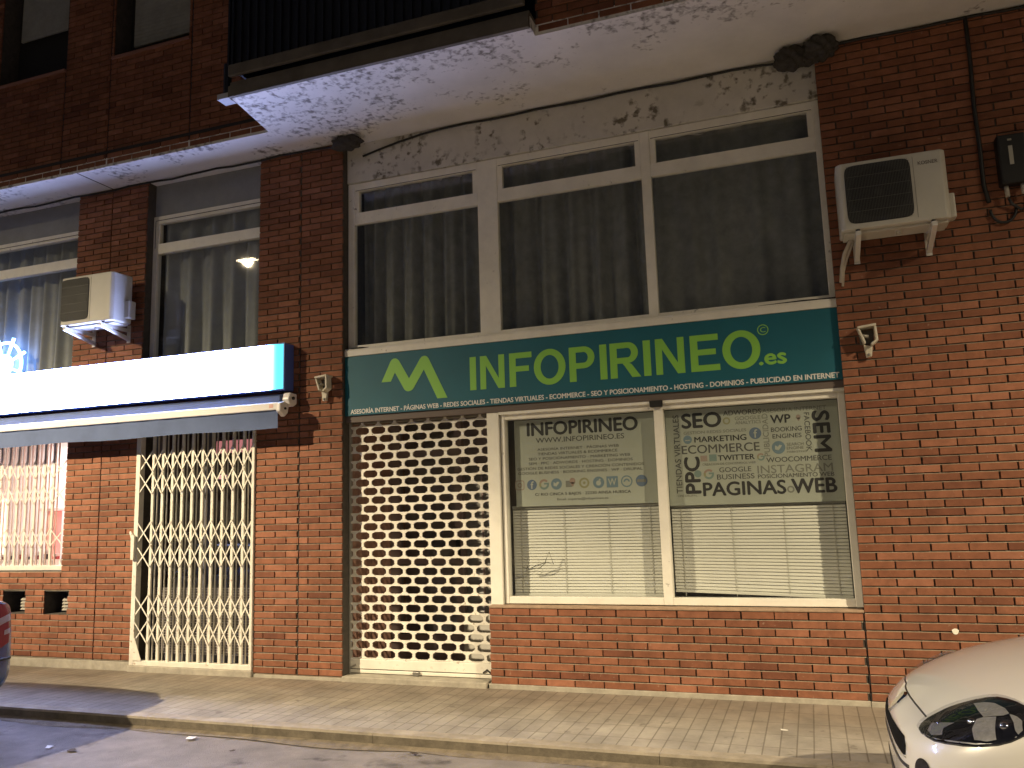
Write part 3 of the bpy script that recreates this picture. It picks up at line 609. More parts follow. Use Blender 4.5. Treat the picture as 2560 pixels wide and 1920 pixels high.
pr = thing('window_poster', 'pale window poster crowded with words set in all directions', 'poster', (-.42,.2,1.47), 'printed posters in the shop window')
MB().box(-1.115,.26,yp,yp+.004,1.47,2.275).build('sheet', FILM, pr)
def W(t,x0,z0,x1,z1,m,b=.012,r=0): return ('lettering',t,x0,z0,x1,z1,yt,m,b,r)
lettering([W('TIENDAS VIRTUALES',-1.052,1.572,-1.003,2.231,INK2,.01,90),W('SEO',-.975,2.115,-.655,2.236,INK,.045),W('ADWORDS',-.632,2.201,-.327,2.241,INK2,.014),
 W('GOOGLE',-.540,2.157,-.336,2.187,INK3,.008),W('ANALYTICS',-.539,2.122,-.334,2.149,INK3,.008),W('ASESORIA INTERNET',-.318,2.203,.175,2.235,INK3,.008),
 W('PUBLICIDAD',-.325,1.848,-.280,2.198,INK3,.008,90),W('WP',-.258,2.114,-.104,2.180,INK,.035),W('BOOKING',-.260,2.043,-.023,2.080,INK2,.012),W('ENGINES',-.252,1.989,-.029,2.024,INK2,.012),
 W('FACEBOOK',.001,1.873,.043,2.185,INK2,.008,-90),W('SEM',.065,1.867,.189,2.191,INK,.04,-90),W('GESTION REDES SOCIALES',-.967,2.062,-.456,2.086,INK3,.01),
 W('MARKETING',-.880,1.991,-.459,2.037,INK,.03),W('ECOMMERCE',-.990,1.898,-.359,1.968,INK2,.014),W('TWITTER',-.697,1.831,-.405,1.873,INK,.03),
 W('CREACION DE CONTENIDOS WEB',-.827,1.795,-.399,1.813,INK3,.01),W('GOOGLE',-.693,1.733,-.438,1.773,INK2,.008),W('BUSINESS',-.715,1.674,-.416,1.716,INK2,.008),
 W('WOOCOMMERCE',-.314,1.797,.183,1.837,INK2,.014),W('INSTAGRAM',-.389,1.710,.186,1.774,INK3,.008),W('POSICIONAMIENTO WEB',-.389,1.670,.192,1.703,INK2,.012),
 W('SEARCH',-.147,1.924,-.018,1.948,INK3,.012),W('ENGINE',-.149,1.895,-.020,1.917,INK3,.012),W('MARKETING',-.148,1.868,-.001,1.882,INK3,.012),
 W('PPC',-.974,1.569,-.853,1.868,INK,.045,90),W('PAGINAS',-.832,1.543,-.181,1.652,INK,.035),W('WEB',-.132,1.543,.202,1.655,INK,.04),W('CMS DRUPAL',-1.046,1.542,-.884,1.559,INK3,.01)], pr)
icon_f(-.386,2.041,.048,pr); icon_bird(-.212,1.915,.052,pr); icon_G(-.780,1.722,.042,pr); icon_G(-.355,1.845,.03,pr)
disc(MB(),-.937,2.018,.0001,.036,yt).build('round_icon', SKYI, pr); MB().add([(-.957,yi,2.008),(-.917,yi,2.008),(-.917,yi,2.016),(-.957,yi,2.016)],[(0,1,2,3)]).build('icon_mark', FILM, pr)
disc(MB(),-.870,1.729,.0001,.030,yt).build('round_icon', TEALI, pr)
MB().add([(-.768,yt,1.828),(-.708,yt,1.828),(-.708,yt,1.884),(-.768,yt,1.884)],[(0,1,2,3)]).build('square_icon', TEALI, pr)
MB().add([(-.840,yt,1.830),(-.785,yt,1.830),(-.785,yt,1.878),(-.840,yt,1.878)],[(0,1,2,3)]).build('square_icon', PINKI, pr)
m = disc(MB(),-.042,2.155,.0001,.018,yt); m.add([(-.058,yt,2.147),(-.026,yt,2.147),(-.042,yt,2.118)],[(0,1,2)]); m.build('map_pin', PINKI, pr)
disc(MB(),-.608,2.157,.018,.03,yt).build('round_icon', YELI, pr); disc(MB(),-.143,1.575,.016,.028,yt).build('round_icon', INK3, pr)

# ------------------------------------------------------------------ venetian blinds
SLAT = mat('blind_slat', (.70,.69,.62), .5, var=.05)
def blind(x0, x1, ztop, zbl, zbr, label):
    t = thing('venetian_blind', label, 'blind', ((x0+x1)/2,.24,min(zbl,zbr)), 'venetian blinds in the shop window')
    MB().box(x0,x1,.222,.262,ztop,ztop+.03).build('head_rail', mat('blind_rail',(.33,.33,.29),.5), t)
    MB().box(x0,x1,.235,.255,ztop-.004,ztop-.0005).build('rail_lip', BLACK, t)
    s = MB(); n = int((ztop-(zbl+zbr)/2)/.0255)
    for k in range(n):
        f = k/(n-1); za = ztop-.006-f*(ztop-.02-zbl); zb = ztop-.006-f*(ztop-.02-zbr); j = random.uniform(-.0012,.0012)
        zl, zr = za+j, zb+j*.5
        prof = [(.232,-.0225),(.2335,-.015),(.237,-.006),(.242,.002)]
        vs = [(x,y,(zl if x == x0 else zr)+dz) for x in (x0,x1) for y,dz in prof]
        s.add(vs,[(i,i+4,i+5,i+1) for i in range(3)])
    s.build('slats', SLAT, t, smooth=True)
    v = [(x0,.228,zbl-.012),(x1,.228,zbr-.012),(x1,.25,zbr-.012),(x0,.25,zbl-.012),(x0,.228,zbl+.006),(x1,.228,zbr+.006),(x1,.25,zbr+.006),(x0,.25,zbl+.006)]
    MB().add(v,[(0,3,2,1),(4,5,6,7),(0,1,5,4),(1,2,6,5),(2,3,7,6),(3,0,4,7)]).build('bottom_rail', SLAT, t)
    c = MB()
    for f in (.06,.36,.66,.93):
        x = x0+f*(x1-x0); c.box(x-.0022,x+.0022,.2285,.2305,min(zbl,zbr),ztop)
    c.build('ladder_cord', mat('cord',(.48,.47,.41),.8), t)
blind(-2.535,-1.20,1.478,.735,.735,'closed white slatted blind under the poster with the row of icons')
blind(-1.112,.255,1.452,.775,.728,'slatted blind hanging askew with a dark wedge below its lower edge')

# ------------------------------------------------------------------ perforated roller shutter and entrance behind it
SHM = mat('shutter_steel', (.76,.73,.64), .42, var=.14, vscale=3, stains=((.30,.22,.13), 30, 3, .62, .50))
sh = thing('roller_shutter', 'perforated white roller shutter closed over the shop entrance', 'roller shutter', (-3.43,.14,.02))
mb = MB(); cw, chh, x0s, x1s = .1755, .083, -4.158, -2.712; ys = .140
k = 0; z = .152
while z < 2.41:
    z1 = min(z+chh,2.43); xo = -3.414-cw*8+(0 if k%2 == 0 else cw/2)
    while xo < x1s:
        a, b = max(xo-cw/2,x0s), min(xo+cw/2,x1s)
        if b-a > .01:
            cx, cz = xo, z+chh/2; hw, hh = .0745, .0345
            o8 = [(cx-hw,cz-hh*.48),(cx-hw*.62,cz-hh),(cx+hw*.62,cz-hh),(cx+hw,cz-hh*.48),(cx+hw,cz+hh*.48),(cx+hw*.62,cz+hh),(cx-hw*.62,cz+hh),(cx-hw,cz+hh*.48)]
            full = a == xo-cw/2 and b == xo+cw/2 and z1 == z+chh
            if full:
                v = [(a,z),(cx-hw*.62,z),(cx+hw*.62,z),(b,z),(b,z1),(cx+hw*.62,z1),(cx-hw*.62,z1),(a,z1)]
                fl = []
                vs = [(p[0],ys,p[1]) for p in v]+[(p[0],ys,p[1]) for p in o8]
                # front ring + inner walls
                ins = [(p[0],ys+.012,p[1]) for p in o8]
                fs = [(0,1,9,8),(1,2,10,9),(2,3,11,10),(3,4,12,11),(4,5,13,12),(5,6,14,13),(6,7,15,14),(7,0,8,15)]+[(8+i,8+(i+1)%8,16+(i+1)%8,16+i) for i in range(8)]
                mb.add(vs+ins, fs)
            else:                        # cut cells at the guides: clip the octagon
                pts = [(min(max(px,a+.004),b-.004),pz) for px,pz in o8 if True]
                vis = [p for p in o8 if a < p[0] < b]
                if len(vis) >= 2 and z1 == z+chh:
                    l_, r_ = max(cx-hw,a), min(cx+hw,b)
                    mb.add([(a,ys,z),(b,ys,z),(b,ys,cz-hh),(a,ys,cz-hh)],[(0,1,2,3)]); mb.add([(a,ys,cz+hh),(b,ys,cz+hh),(b,ys,z1),(a,ys,z1)],[(0,1,2,3)])
                    if r_ < b: mb.add([(r_,ys,cz-hh),(b,ys,cz-hh),(b,ys,cz+hh),(r_,ys,cz+hh)],[(0,1,2,3)]); mb.add([(r_-hw*.35,ys,cz-hh),(r_,ys,cz-hh),(r_,ys,cz-hh*.5)],[(0,1,2)]); mb.add([(r_-hw*.35,ys,cz+hh),(r_,ys,cz+hh),(r_,ys,cz+hh*.5)],[(0,1,2)])
                    if l_ > a: mb.add([(a,ys,cz-hh),(l_,ys,cz-hh),(l_,ys,cz+hh),(a,ys,cz+hh)],[(0,1,2,3)]); mb.add([(l_+hw*.35,ys,cz-hh),(l_,ys,cz-hh),(l_,ys,cz-hh*.5)],[(0,1,2)]); mb.add([(l_+hw*.35,ys,cz+hh),(l_,ys,cz+hh),(l_,ys,cz+hh*.5)],[(0,1,2)])
                else: mb.add([(a,ys,z),(b,ys,z),(b,ys,z1),(a,ys,z1)],[(0,1,2,3)])
        xo += cw
    z += chh; k += 1
mb.build('curtain_slats', SHM, sh)
m = MB(); m.box(-4.155,-2.714,.125,.15,.062,.150); m.box(-4.155,-2.714,.128,.148,.024,.054); m.build('bottom_bar', SHM, sh, bevel=.004)
MB().box(-4.155,-2.714,.140,.147,.054,.062).build('bar_groove', JOINT, sh)
MB().box(-3.50,-3.435,.105,.126,.020,.058).build('lock', mat('lock_steel',(.25,.24,.22),.4,.7), sh, bevel=.005)
MB().prism([(-4.155,.058),(-4.155,.075),(-4.09,.105),(-4.085,.09)],.117,.124).build('lift_handle', mat('grey_steel',(.4,.38,.33),.5,.5), sh)
MB().prism([(-2.82,.075),(-2.78,.105),(-2.73,.07),(-2.735,.055),(-2.78,.09),(-2.815,.065)],.117,.124).build('side_latch', JOINT, sh)
m = MB(); m.box(-4.163,-4.15,.125,.165,.018,2.42); m.box(-2.716,-2.708,.125,.165,.018,2.42); m.build('guide_rail', mat('guide_steel',(.42,.40,.36),.5,.3), sh)
# entrance porch: brick cheek, dark door, side light with a blind
ent = MB(); ent.box(-4.20,-4.165,.15,1.3,0,2.6); bo = ent.build('porch_cheek', mat('porch_brick',(.42,.24,.18),.9,var=.35,vscale=16), bld)
MB().box(-4.2,-2.6,.2,1.3,2.45,2.5).build('porch_ceiling', CONC, bld)
dr = MB(); BRN = mat('brown_door_frame',(.30,.24,.23),.5)
for a,b,c,d in ((-4.165,-4.05,0,2.45),(-3.42,-3.34,0,2.45),(-4.05,-3.42,2.02,2.12),(-4.05,-3.42,0,.25),(-4.05,-3.42,.95,1.02)): dr.box(a,b,.95,1.02,c,d)
dro = dr.build('entrance_door', BRN, bld)
MB().pane(-4.06,-3.41,.985,.2,2.4).build('pane', GLASS, dro)
MB().box(-4.16,-2.6,1.28,1.3,0,2.5).build('room_lining', mat('porch_room',(.40,.34,.34),.9,var=.4,vscale=2), bld)
MB().box(-3.40,-3.37,.90,.95,1.0,1.2).build('door_handle', BLACK, dro)
m = MB(); m.box(-3.34,-2.60,.93,1.0,0,.40); m.box(-3.34,-2.60,.93,1.0,.40,.45); m.build('porch_panel', mat('porch_white',(.55,.53,.48),.6), bld)
m = MB(); z = .47
while z < 1.95: m.add([(-3.33,1.02,z),(-2.62,1.02,z),(-2.62,1.035,z+.022),(-3.33,1.035,z+.022)],[(0,1,2,3)]); z += .026
m.build('slats', mat('porch_blind',(.42,.42,.40),.6), tag(thing('venetian_blind','dim grey slatted blind behind the perforated shutter','blind',(-2.97,1.02,.47),'venetian blinds in the shop window')))
for x in (-3.15,-2.9): MB().box(x,x+.02,1.0,1.012,.45,1.95).build('side_light_bar', BRN, bld)
MB().box(-2.60,-2.585,.25,1.3,0,2.45).build('porch_cheek', mat('porch_side',(.35,.33,.30),.8), bld)

# ------------------------------------------------------------------ folding lattice gates
def gate(x0, x1, z0, z1, y, bars, xz, xh, mt, label, tall, zb0):
    t = thing('folding_gate', label, 'security gate', ((x0+x1)/2,y,z0), 'folding lattice gates of the lit shop')
    f = MB(); f.box(x0,x0+.055,y-.02,y+.05,z0,z1); f.box(x1-.032,x1,y-.02,y+.05,z0,z1); f.box(x0+.055,x1-.032,y-.017,y+.04,z0,z0+.05)
    f.box(x0+.055,x1-.032,y-.015,y+.04,z1-.05,z1)
    f.build('frame', mt, t, bevel=.004)
    for b in bars:
        m = MB(); m.box(b-.0155,b+.0155,y-.006,y+.016,zb0,z1-.05); m.box(b+.029,b+.036,y+.022,y+.04,zb0,z1-.05)
        m.build('bar', mt, t, bevel=.003)
    al = sorted(list(bars)+[x0+.04,x1-.02])
    for z in xz:                       # each row of crossed bars
        l = MB()
        for a,b in zip(al,al[1:]):
            if b-a < .06: continue
            l.bar((a,y-.010,z-xh),(b,y-.010,z+xh),.013,.005); l.bar((a,y-.0165,z+xh),(b,y-.0165,z-xh),.013,.005)
        l.build('lattice', mt, t)
    return t
GATE = mat('cream_gate_paint', (.72,.69,.60), .45, var=.16, vscale=6, stains=((.28,.17,.09), 35, 4, .60, .48))
gb = [-6.425+.1262*i for i in range(10)]
g1 = gate(-6.64,-5.15,.03,2.60,.0,gb,(2.094,1.861,1.354,1.115,.618,.362),.108,GATE,'tall cream folding gate closed across the dark glass door',1,.08)
MB().prism([(-6.585,.08),(-6.585,.31),(-6.575,.31),(-6.478,.08)],-.026,-.020).build('corner_plate', GATE, g1)
m = MB(); m.prism([(-6.668,1.36),(-6.645,1.35),(-6.60,1.32),(-6.605,1.08),(-6.64,1.08),(-6.645,1.30)],-.05,-.021); m.tube([(-6.665,-.035,1.365),(-6.635,-.045,1.335)],.011); m.build('latch', GATE, g1)
gb2 = [-9.585+.1325*i for i in range(14)]
PGATE = mat('cream_gate_paint_backlit', (.66,.60,.53), .45, var=.10, vscale=6)  # cream paint with the shop's pink back light put into its colour
gate(-9.75,-7.63,.972,2.42,.05,gb2,(2.075,1.794,1.321),.10,PGATE,'low cream folding gate over the brightly lit shop window',0,1.02)

# lit shop interior behind the left gates
PINKW = mat('coral_wall', (.78,.36,.33), .8); SHOPW = mat('shop_white', (.80,.76,.74), .7)
m = MB(); m.box(-11,-7.70,1.6,1.63,.4,2.6); m.box(-11,-7.70,.3,1.6,.90,.97); m.box(-11,-7.70,.3,1.63,2.55,2.6); m.box(-11.0,-10.97,.3,1.6,.4,2.6)
m.build('shop_lining', SHOPW, bld)
MB().box(-7.70,-7.66,.12,1.63,.9,2.6).build('coral_reveal', PINKW, bld)
MB().box(-9.7,-7.9,.5,1.3,2.52,2.545).build('ceiling_lamp', emit('shop_light',(1,.86,.84),14), bld)
MB().pane(-9.75,-7.66,.2,.97,2.45).build('shop_pane', GLASSC, bld)
# red strip with pale block marks, white plinths and small boxes in the window
rs = MB().box(-7.765,-7.71,.30,.31,1.02,1.78).build('hanging_strip', mat('red_strip',(.42,.05,.05),.6)); tag(rs,'narrow red hanging strip with pale block marks at the window edge','banner')
m = MB()
for k,(a,b,c) in enumerate(((0,.03,.02),(.0,.012,.03),(.018,.03,.03),(0,.03,.012),(.01,.03,.03),(0,.03,.02),(.0,.014,.03),(0,.03,.012),(.012,.03,.02))):
    z = 1.70-k*.07; m.box(-7.752+a,-7.752+b,.293,.298,z,z+c+.012)
OFF[rs] = Vector(rs.location); m.build('block_mark', SHOPW, rs)
for i in range(13):
    x = -9.4+i*.135; h = .06+.05*((i*7)%3)/2
    o = MB().box(x,x+.085,.34,.42,.97,.97+.10); o.box(x+.015,x+.07,.36,.40,1.07,1.07+h)
    c = [(.02,.02,.03),(.4,.06,.06),(.05,.04,.05),(.30,.08,.09)][i%4]
    b = o.build('display_item', [SHOPW]); 
    tag(b, 'small display item on a white block in the lit shop window', 'display item', 'display items along the lit shop window')
    OFF[b] = Vector(b.location); MB().box(x+.014,x+.071,.358,.402,1.069,1.072+h*.5).build('dark_band', mat('item_%d'%i,c,.5), b)
st = thing('display_stand', 'coral display stand behind the lit shop window', 'stand', (-8.62,.75,.97))
MB().box(-8.69,-8.55,.7,.8,.97,1.62).build('post', PINKW, st, bevel=.01); MB().box(-8.75,-8.50,.62,.85,1.62,1.66).build('tray', SHOPW, st, bevel=.01)

# glass door behind the tall gate
DRM = mat('grey_door_frame', (.10,.10,.12), .45)
d = MB()
for a,b,c,e in ((-6.63,-6.55,.03,2.55),(-5.24,-5.155,.03,2.55),(-5.95,-5.86,.03,2.55),(-6.55,-5.95,2.40,2.55),(-5.86,-5.24,2.40,2.55),(-6.55,-5.95,.03,.12),(-5.86,-5.24,.03,.12)): d.box(a,b,.22,.28,c,e)
do = d.build('glass_door', DRM, bld, bevel=.004); MB().pane(-6.55,-5.24,.25,.1,2.42).build('pane', GLASS, do)
m = MB(); x = -6.545
while x < -5.245: m.box(x,x+.004,.205,.209,.12,.78); x += .026
z = .12
while z < .78: m.box(-6.545,-5.245,.2055,.2085,z,z+.004); z += .026
m.build('wire_mesh', mat('mesh_steel',(.50,.46,.44),.5,.3), do)
m = MB(); m.box(-7.6,-5.0,2.2,2.22,0,2.6); m.box(-7.6,-7.58,.3,2.2,0,2.6); m.box(-5.02,-5.0,.3,2.2,0,2.6); m.box(-7.6,-5.0,.3,2.2,2.56,2.6); m.box(-7.6,-5.0,.3,2.2,-.02,.03)
m.build('shop_lining', mat('dark_red_room',(.10,.045,.055),.8), bld)
MB().box(-6.43,-5.78,.80,.81,2.20,2.34).build('lit_panel', emit('pink_glow',(.62,.22,.22),1.0), bld)
MB().box(-6.25,-6.13,.80,.806,1.91,1.955).build('lit_panel', emit('pink_glow_small',(1,.5,.5),1.0), bld)
dk = thing('shop_counter', 'dim shop counter and frames seen through the gated door', 'counter', (-6.95,1.2,.03))
m = MB(); m.box(-7.20,-6.75,1.15,1.6,.75,.79); m.box(-7.18,-7.15,1.2,1.5,.03,.75); m.box(-6.80,-6.77,1.2,1.5,.03,.75); m.build('table', mat('counter_pale',(.55,.52,.50),.5), dk)
m = MB(); m.tube([(-7.05,.9,.80),(-6.70,1.0,.98)],.008); m.tube([(-7.00,.9,1.2),(-6.75,1.0,1.36)],.006); m.build('chrome_rod', mat('chrome',(.7,.7,.72),.15,1), dk)
MB().box(-7.17,-6.87,1.0,1.02,.88,.92).build('pale_plate', mat('plate',(.7,.66,.6),.5), dk)

# ------------------------------------------------------------------ lit box sign and awning
def lightbox_mat():
    m = bpy.data.materials.new('lit_panel_blue'); m.use_nodes = True; t = m.node_tree; L = t.links; p = t.nodes['Principled BSDF']
    g = nn(t,'ShaderNodeNewGeometry'); sx = nn(t,'ShaderNodeSeparateXYZ'); L.new(g.outputs['Position'], sx.inputs[0])
    # the tubes inside stop short of the end, so the translucent face dims there
    a = nn(t,'ShaderNodeMapRange'); a.interpolation_type = 'SMOOTHSTEP'; a.inputs[1].default_value = -4.72; a.inputs[2].default_value = -4.95; a.inputs[3].default_value = 0; a.inputs[4].default_value = 1; L.new(sx.outputs[0], a.inputs[0])
    r = nn(t,'ShaderNodeMapRange'); r.inputs[3].default_value = 1.2; r.inputs[4].default_value = 90.0; pw = nn(t,'ShaderNodeMath', operation='POWER'); pw.inputs[1].default_value = 4; L.new(a.outputs[0], pw.inputs[0]); L.new(pw.outputs[0], r.inputs[0])
    c = nn(t,'ShaderNodeMix', data_type='RGBA'); c.inputs[6].default_value = (.06,.80,1,1); c.inputs[7].default_value = (.40,.49,1,1); L.new(pw.outputs[0], c.inputs[0])
    p.inputs['Base Color'].default_value = (.05,.2,.5,1); L.new(c.outputs[2], p.inputs['Emission Color']); L.new(r.outputs[0], p.inputs['Emission Strength'])
    return m
NAVY = mat('navy_metal', (.08,.13,.45), .4)
lb = thing('light_box_sign', 'long glowing blue-white light box over the left shop', 'illuminated sign', (-7.2,0,2.70))
m = MB(); m.box(-10.2,-4.713,-.150,-.004,2.692,3.158); m.build('casing', NAVY, lb, bevel=.004)
MB().box(-10.19,-4.725,-.158,-.151,2.703,3.147).build('lit_face', lightbox_mat(), lb)
m = MB(); m.box(-10.2,-4.713,-.160,-.151,3.148,3.158); m.box(-10.2,-4.713,-.160,-.151,2.692,2.702); m.box(-4.724,-4.713,-.160,-.151,2.702,3.148); m.build('edge_trim', mat('blue_trim',(.02,.07,.35),.3), lb)
tag(MB().box(-7.30,-7.295,-.1595,-.1585,2.703,2.80).build('panel_seam', mat('seam',(.02,.3,.35),.5), lb))

# lit ship wheel standing on the box at the left
HELM = emit('helm_light', (.22,.42,1), 12)
hw = thing('wheel_ornament', 'glowing ship wheel shape in the window just above the light box', 'ornament', (-8.90,.19,2.72))
cx, cz, rr = -8.90, 3.35, .272
MB().tube([(cx+rr*math.cos(a),.19,cz+rr*math.sin(a)) for a in [i*2*math.pi/40 for i in range(40)]], .018, closed=True).build('ring', HELM, hw, smooth=True)
m = MB()
for k in range(8):
    a = R(22.5+45*k); m.tube([(cx+.09*math.cos(a),.19,cz+.09*math.sin(a)),(cx+(rr+.07)*math.cos(a),.19,cz+(rr+.07)*math.sin(a))], [.014,.020], 6)
m.build('spokes', HELM, hw, smooth=True)
m = MB(); ds = [(cx+.13*math.cos(a),cz+.13*math.sin(a)) for a in [i*2*math.pi/24 for i in range(24)]]; m.prism(ds,.178,.202); m.build('hub', HELM, hw)
MB().box(cx-.012,cx+.012,.185,.195,2.72,3.06).build('stem', NAVY, hw)

aw = thing('awning', 'retracted awning with white front bar and grey valance under the light box', 'awning', (-7.3,-.15,2.31))
AWF = mat('awning_fabric', (.095,.13,.24), .9, var=.12, vscale=5); AWW = mat('awning_white', (.80,.77,.74), .35)
m = MB(); m.box(-10.2,-4.70,-.272,-.235,2.484,2.556); m.build('front_bar', AWW, aw, bevel=.008)
m = MB(); m.tube([(-10.2,-.098,2.60),(-4.74,-.10,2.60)], .062, 14); m.build('roll', AWF, aw, smooth=True)
m = MB(); m.add([(-10.2,-.10,2.662),(-4.76,-.10,2.662),(-4.76,-.158,2.635),(-10.2,-.158,2.635),(-4.76,-.172,2.57),(-10.2,-.172,2.57),(-4.76,-.236,2.545),(-10.2,-.236,2.545)],[(0,1,2,3),(3,2,4,5),(5,4,6,7)]); m.build('cover_cloth', AWF, aw)
n = 110; vs = []; fs = []
for j in range(4):
    for i in range(n+1):
        x = -10.2+(10.2-4.715)*i/n; vs.append((x,-.25+.006*(3-j)/3*math.sin(x*7)+.004*math.sin(x*17+j),2.312+.058*j+(.006*math.sin(x*4) if j == 0 else 0)))
for j in range(3):
    for i in range(n): fs.append((j*(n+1)+i,j*(n+1)+i+1,(j+1)*(n+1)+i+1,(j+1)*(n+1)+i))
MB().add(vs,fs).build('valance', AWF, aw, smooth=True)
m = MB(); m.prism_x([(-.02,2.66),(-.13,2.665),(-.16,2.60),(-.13,2.55),(-.07,2.53),(-.02,2.56)],-4.74,-4.66); m.prism_x([(-.13,2.55),(-.20,2.57),(-.275,2.55),(-.28,2.47),(-.20,2.42),(-.15,2.46)],-4.72,-4.67)
m.build('end_bracket', AWW, aw, bevel=.012)
m = MB(); m.tube([(-4.655,-.10,2.61),(-4.64,-.10,2.61)],.016); m.tube([(-4.665,-.21,2.50),(-4.655,-.21,2.50)],.012); m.build('bracket_bolt', BLACK, aw)
MB().box(-4.80,-4.755,-.2745,-.2725,2.505,2.54).build('red_sticker', mat('sticker',(.75,.45,.38),.5), aw)

# ------------------------------------------------------------------ empty awning brackets
CREAM = mat('cream_bracket', (.62,.57,.46), .45, var=.15, vscale=20)
def bracket(x, z, label, mir):
    t = thing('awning_bracket', label, 'bracket', (x,0,z-.12), 'empty awning brackets either side of the teal sign')
    X = lambda u: x+u*mir
    m = MB()
    # two cheeks, a top plate and a bent tongue
    m.prism([(X(-.068),z+.10),(X(.068),z+.115),(X(.068),z+.095),(X(-.066),z+.082)],-.12,-.002)
    m.prism([(X(.050),z+.095),(X(.068),z+.095),(X(.074),z-.02),(X(.03),z-.055),(X(.018),z-.04),(X(.054),z-.012)],-.12,-.03)
    m.prism([(X(-.066),z+.082),(X(-.050),z+.082),(X(-.012),z-.03),(X(-.028),z-.04)],-.11,-.03)
    m.prism([(X(-.028),z-.036),(X(.034),z-.050),(X(.024),z-.13),(X(-.016),z-.135)],-.055,-.02)
    m.build('housing', CREAM, t, bevel=.005)
    m = MB(); m.box(min(X(-.05),X(.05)),max(X(-.05),X(.05)),-.02,-.004,z-.03,z+.082); m.build('back_plate', mat('plate_dark',(.10,.09,.08),.7), t)
    m = MB(); m.tube([(X(-.055),-.075,z+.035),(X(.01),-.075,z+.02)],.014); m.tube([(X(0.004),-.062,z-.115),(X(0.004),-.050,z-.115)],.011); m.build('pivot_bolt', mat('bolt_steel',(.30,.28,.24),.5,.4), t, smooth=True)
bracket(.505,2.69,'cream awning bracket on the brick wall right of the teal sign',1)
bracket(-4.335,2.70,'cream awning bracket on the pillar between the two signs',1)

# ------------------------------------------------------------------ air conditioners
ACW = mat('ac_casing', (.56,.545,.485), .4, var=.06, vscale=4); ACD = mat('ac_grille', (.035,.037,.04), .6); ACF = mat('ac_fan', (.02,.02,.022), .5)
STEELW = mat('white_bracket', (.66,.64,.60), .45)
def ac(x0, x1, z0, z1, label, gx0, gx1, gz0, gz1, brand):
    yf, yb = -.37, -.10
    t = thing('air_conditioner', label, 'air conditioner', ((x0+x1)/2,0,z0-.1), 'air conditioner units on the brick front')
    m = MB(); m.prism_z([(x0,yb),(x0,yf+.03),(x0+.03,yf),(x1-.03,yf),(x1,yf+.03),(x1,yb)],z0,z1); m.build('casing', ACW, t, bevel=.012)
    cx_, cz_ = (gx0+gx1)/2,(gz0+gz1)/2; hx, hz = (gx1-gx0)/2,(gz1-gz0)/2
    q = []
    for i in range(40):
        a = i*2*math.pi/40; c, s = math.cos(a), math.sin(a); q.append((cx_+hx*(abs(c)**.22)*(1 if c > 0 else -1), cz_+hz*(abs(s)**.22)*(1 if s > 0 else -1)))
    g = MB(); g.prism(q,yf-.004,yf+.002); go = g.build('fan_grille', ACD, t)
    f = MB(); disc(f,cx_,cz_,.03,min(hx,hz)*.86,yf-.0055,32); f.build('fan_disc', ACF, go)
    w_ = MB(); n = 44
    for i in range(1,n):
        x = gx0+(gx1-gx0)*i/n; h = hz*.97
        if abs(x-cx_) > hx*.93: h *= .93
        w_.box(x-.0014,x+.0014,yf-.012,yf-.008,cz_-h,cz_+h)
    for i in range(1,5): w_.box(gx0+.01,gx1-.01,yf-.0135,yf-.0095,gz0+(gz1-gz0)*i/5-.0015,gz0+(gz1-gz0)*i/5+.0015)
    w_.build('grille_wires', mat('grille_wire',(.10,.10,.09),.5), go)
    v = MB(); v.prism_z([(x1-.005,yb+.01),(x1+.045,yb+.01),(x1+.06,yb-.02),(x1+.06,yb-.10),(x1-.005,yb-.10)],z0+.05,z0+.24); v.build('valve_cover', ACW, t, bevel=.01)
    v = MB(); v.box(gx1+.018,gx1+.022,yf-.002,yf+.001,z0+.03,z1-.03); v.build('panel_seam', mat('seam_grey',(.3,.29,.25),.6), t)
    v = MB(); v.box(x0+.02,x1-.02,yf+.05,yb-.02,z0-.02,z0+.001); v.build('base_tray', ACW, t, bevel=.006)
    v = MB(); v.tube([((x0+x1)/2+.03,-.24,z0-.045),((x0+x1)/2+.03,-.24,z0-.01)],.022); v.build('drain_stub', ACW, t)
    for bx in (x0+.10,x1-.14):
        b = MB(); b.box(bx,bx+.035,-.40,-.012,z0-.055,z0-.022); b.add([(bx,-.40,z0-.055),(bx+.035,-.40,z0-.055),(bx+.035,-.012,z0-.15),(bx,-.012,z0-.15),(bx,-.30,z0-.055),(bx+.035,-.30,z0-.055),(bx+.035,-.012,z0-.11),(bx,-.012,z0-.11)],[(0,1,2,3),(4,7,6,5),(0,3,7,4),(1,5,6,2)]); b.box(bx-.004,bx+.039,-.012,-.002,z0-.17,z0+.02)
        bo = b.build('wall_bracket', STEELW, t)
        s = MB()
        for yy in (-.36,-.15): s.tube([(bx+.017,yy,z0-.022),(bx+.017,yy,z0-.002)],.015)
        s.build('rubber_foot', BLACK, t)
    if brand: lettering([('brand_lettering',brand,*brand_box,yf-.002,mat('brand_ink',(.12,.10,.09),.6),.012,0)], t)
    return t
brand_box = (.937,3.905,1.068,3.932)
a1 = ac(.374,1.125,3.478,4.006,'air conditioner unit high on the dark brick wall at the right',.430,.884,3.520,3.975,'KOSNER')
a2 = ac(-7.43,-6.70,3.556,4.084,'air conditioner unit between the two tall windows at the left',-7.405,-7.02,3.60,4.06,None)
pp = MB(); pp.tube([(.45,-.18,3.46),(.40,-.08,3.38),(.375,-.03,3.28),(.362,-.02,3.17)],.016); pp.tube([(.47,-.16,3.46),(.42,-.06,3.36),(.385,-.02,3.26),(.37,-.012,3.14)],.010)
tag(pp.build('insulated_pipe', mat('pale_insulation',(.5,.45,.38),.8), smooth=True),'thin pale pipe pair bending down to the wall under the right air conditioner','pipe')

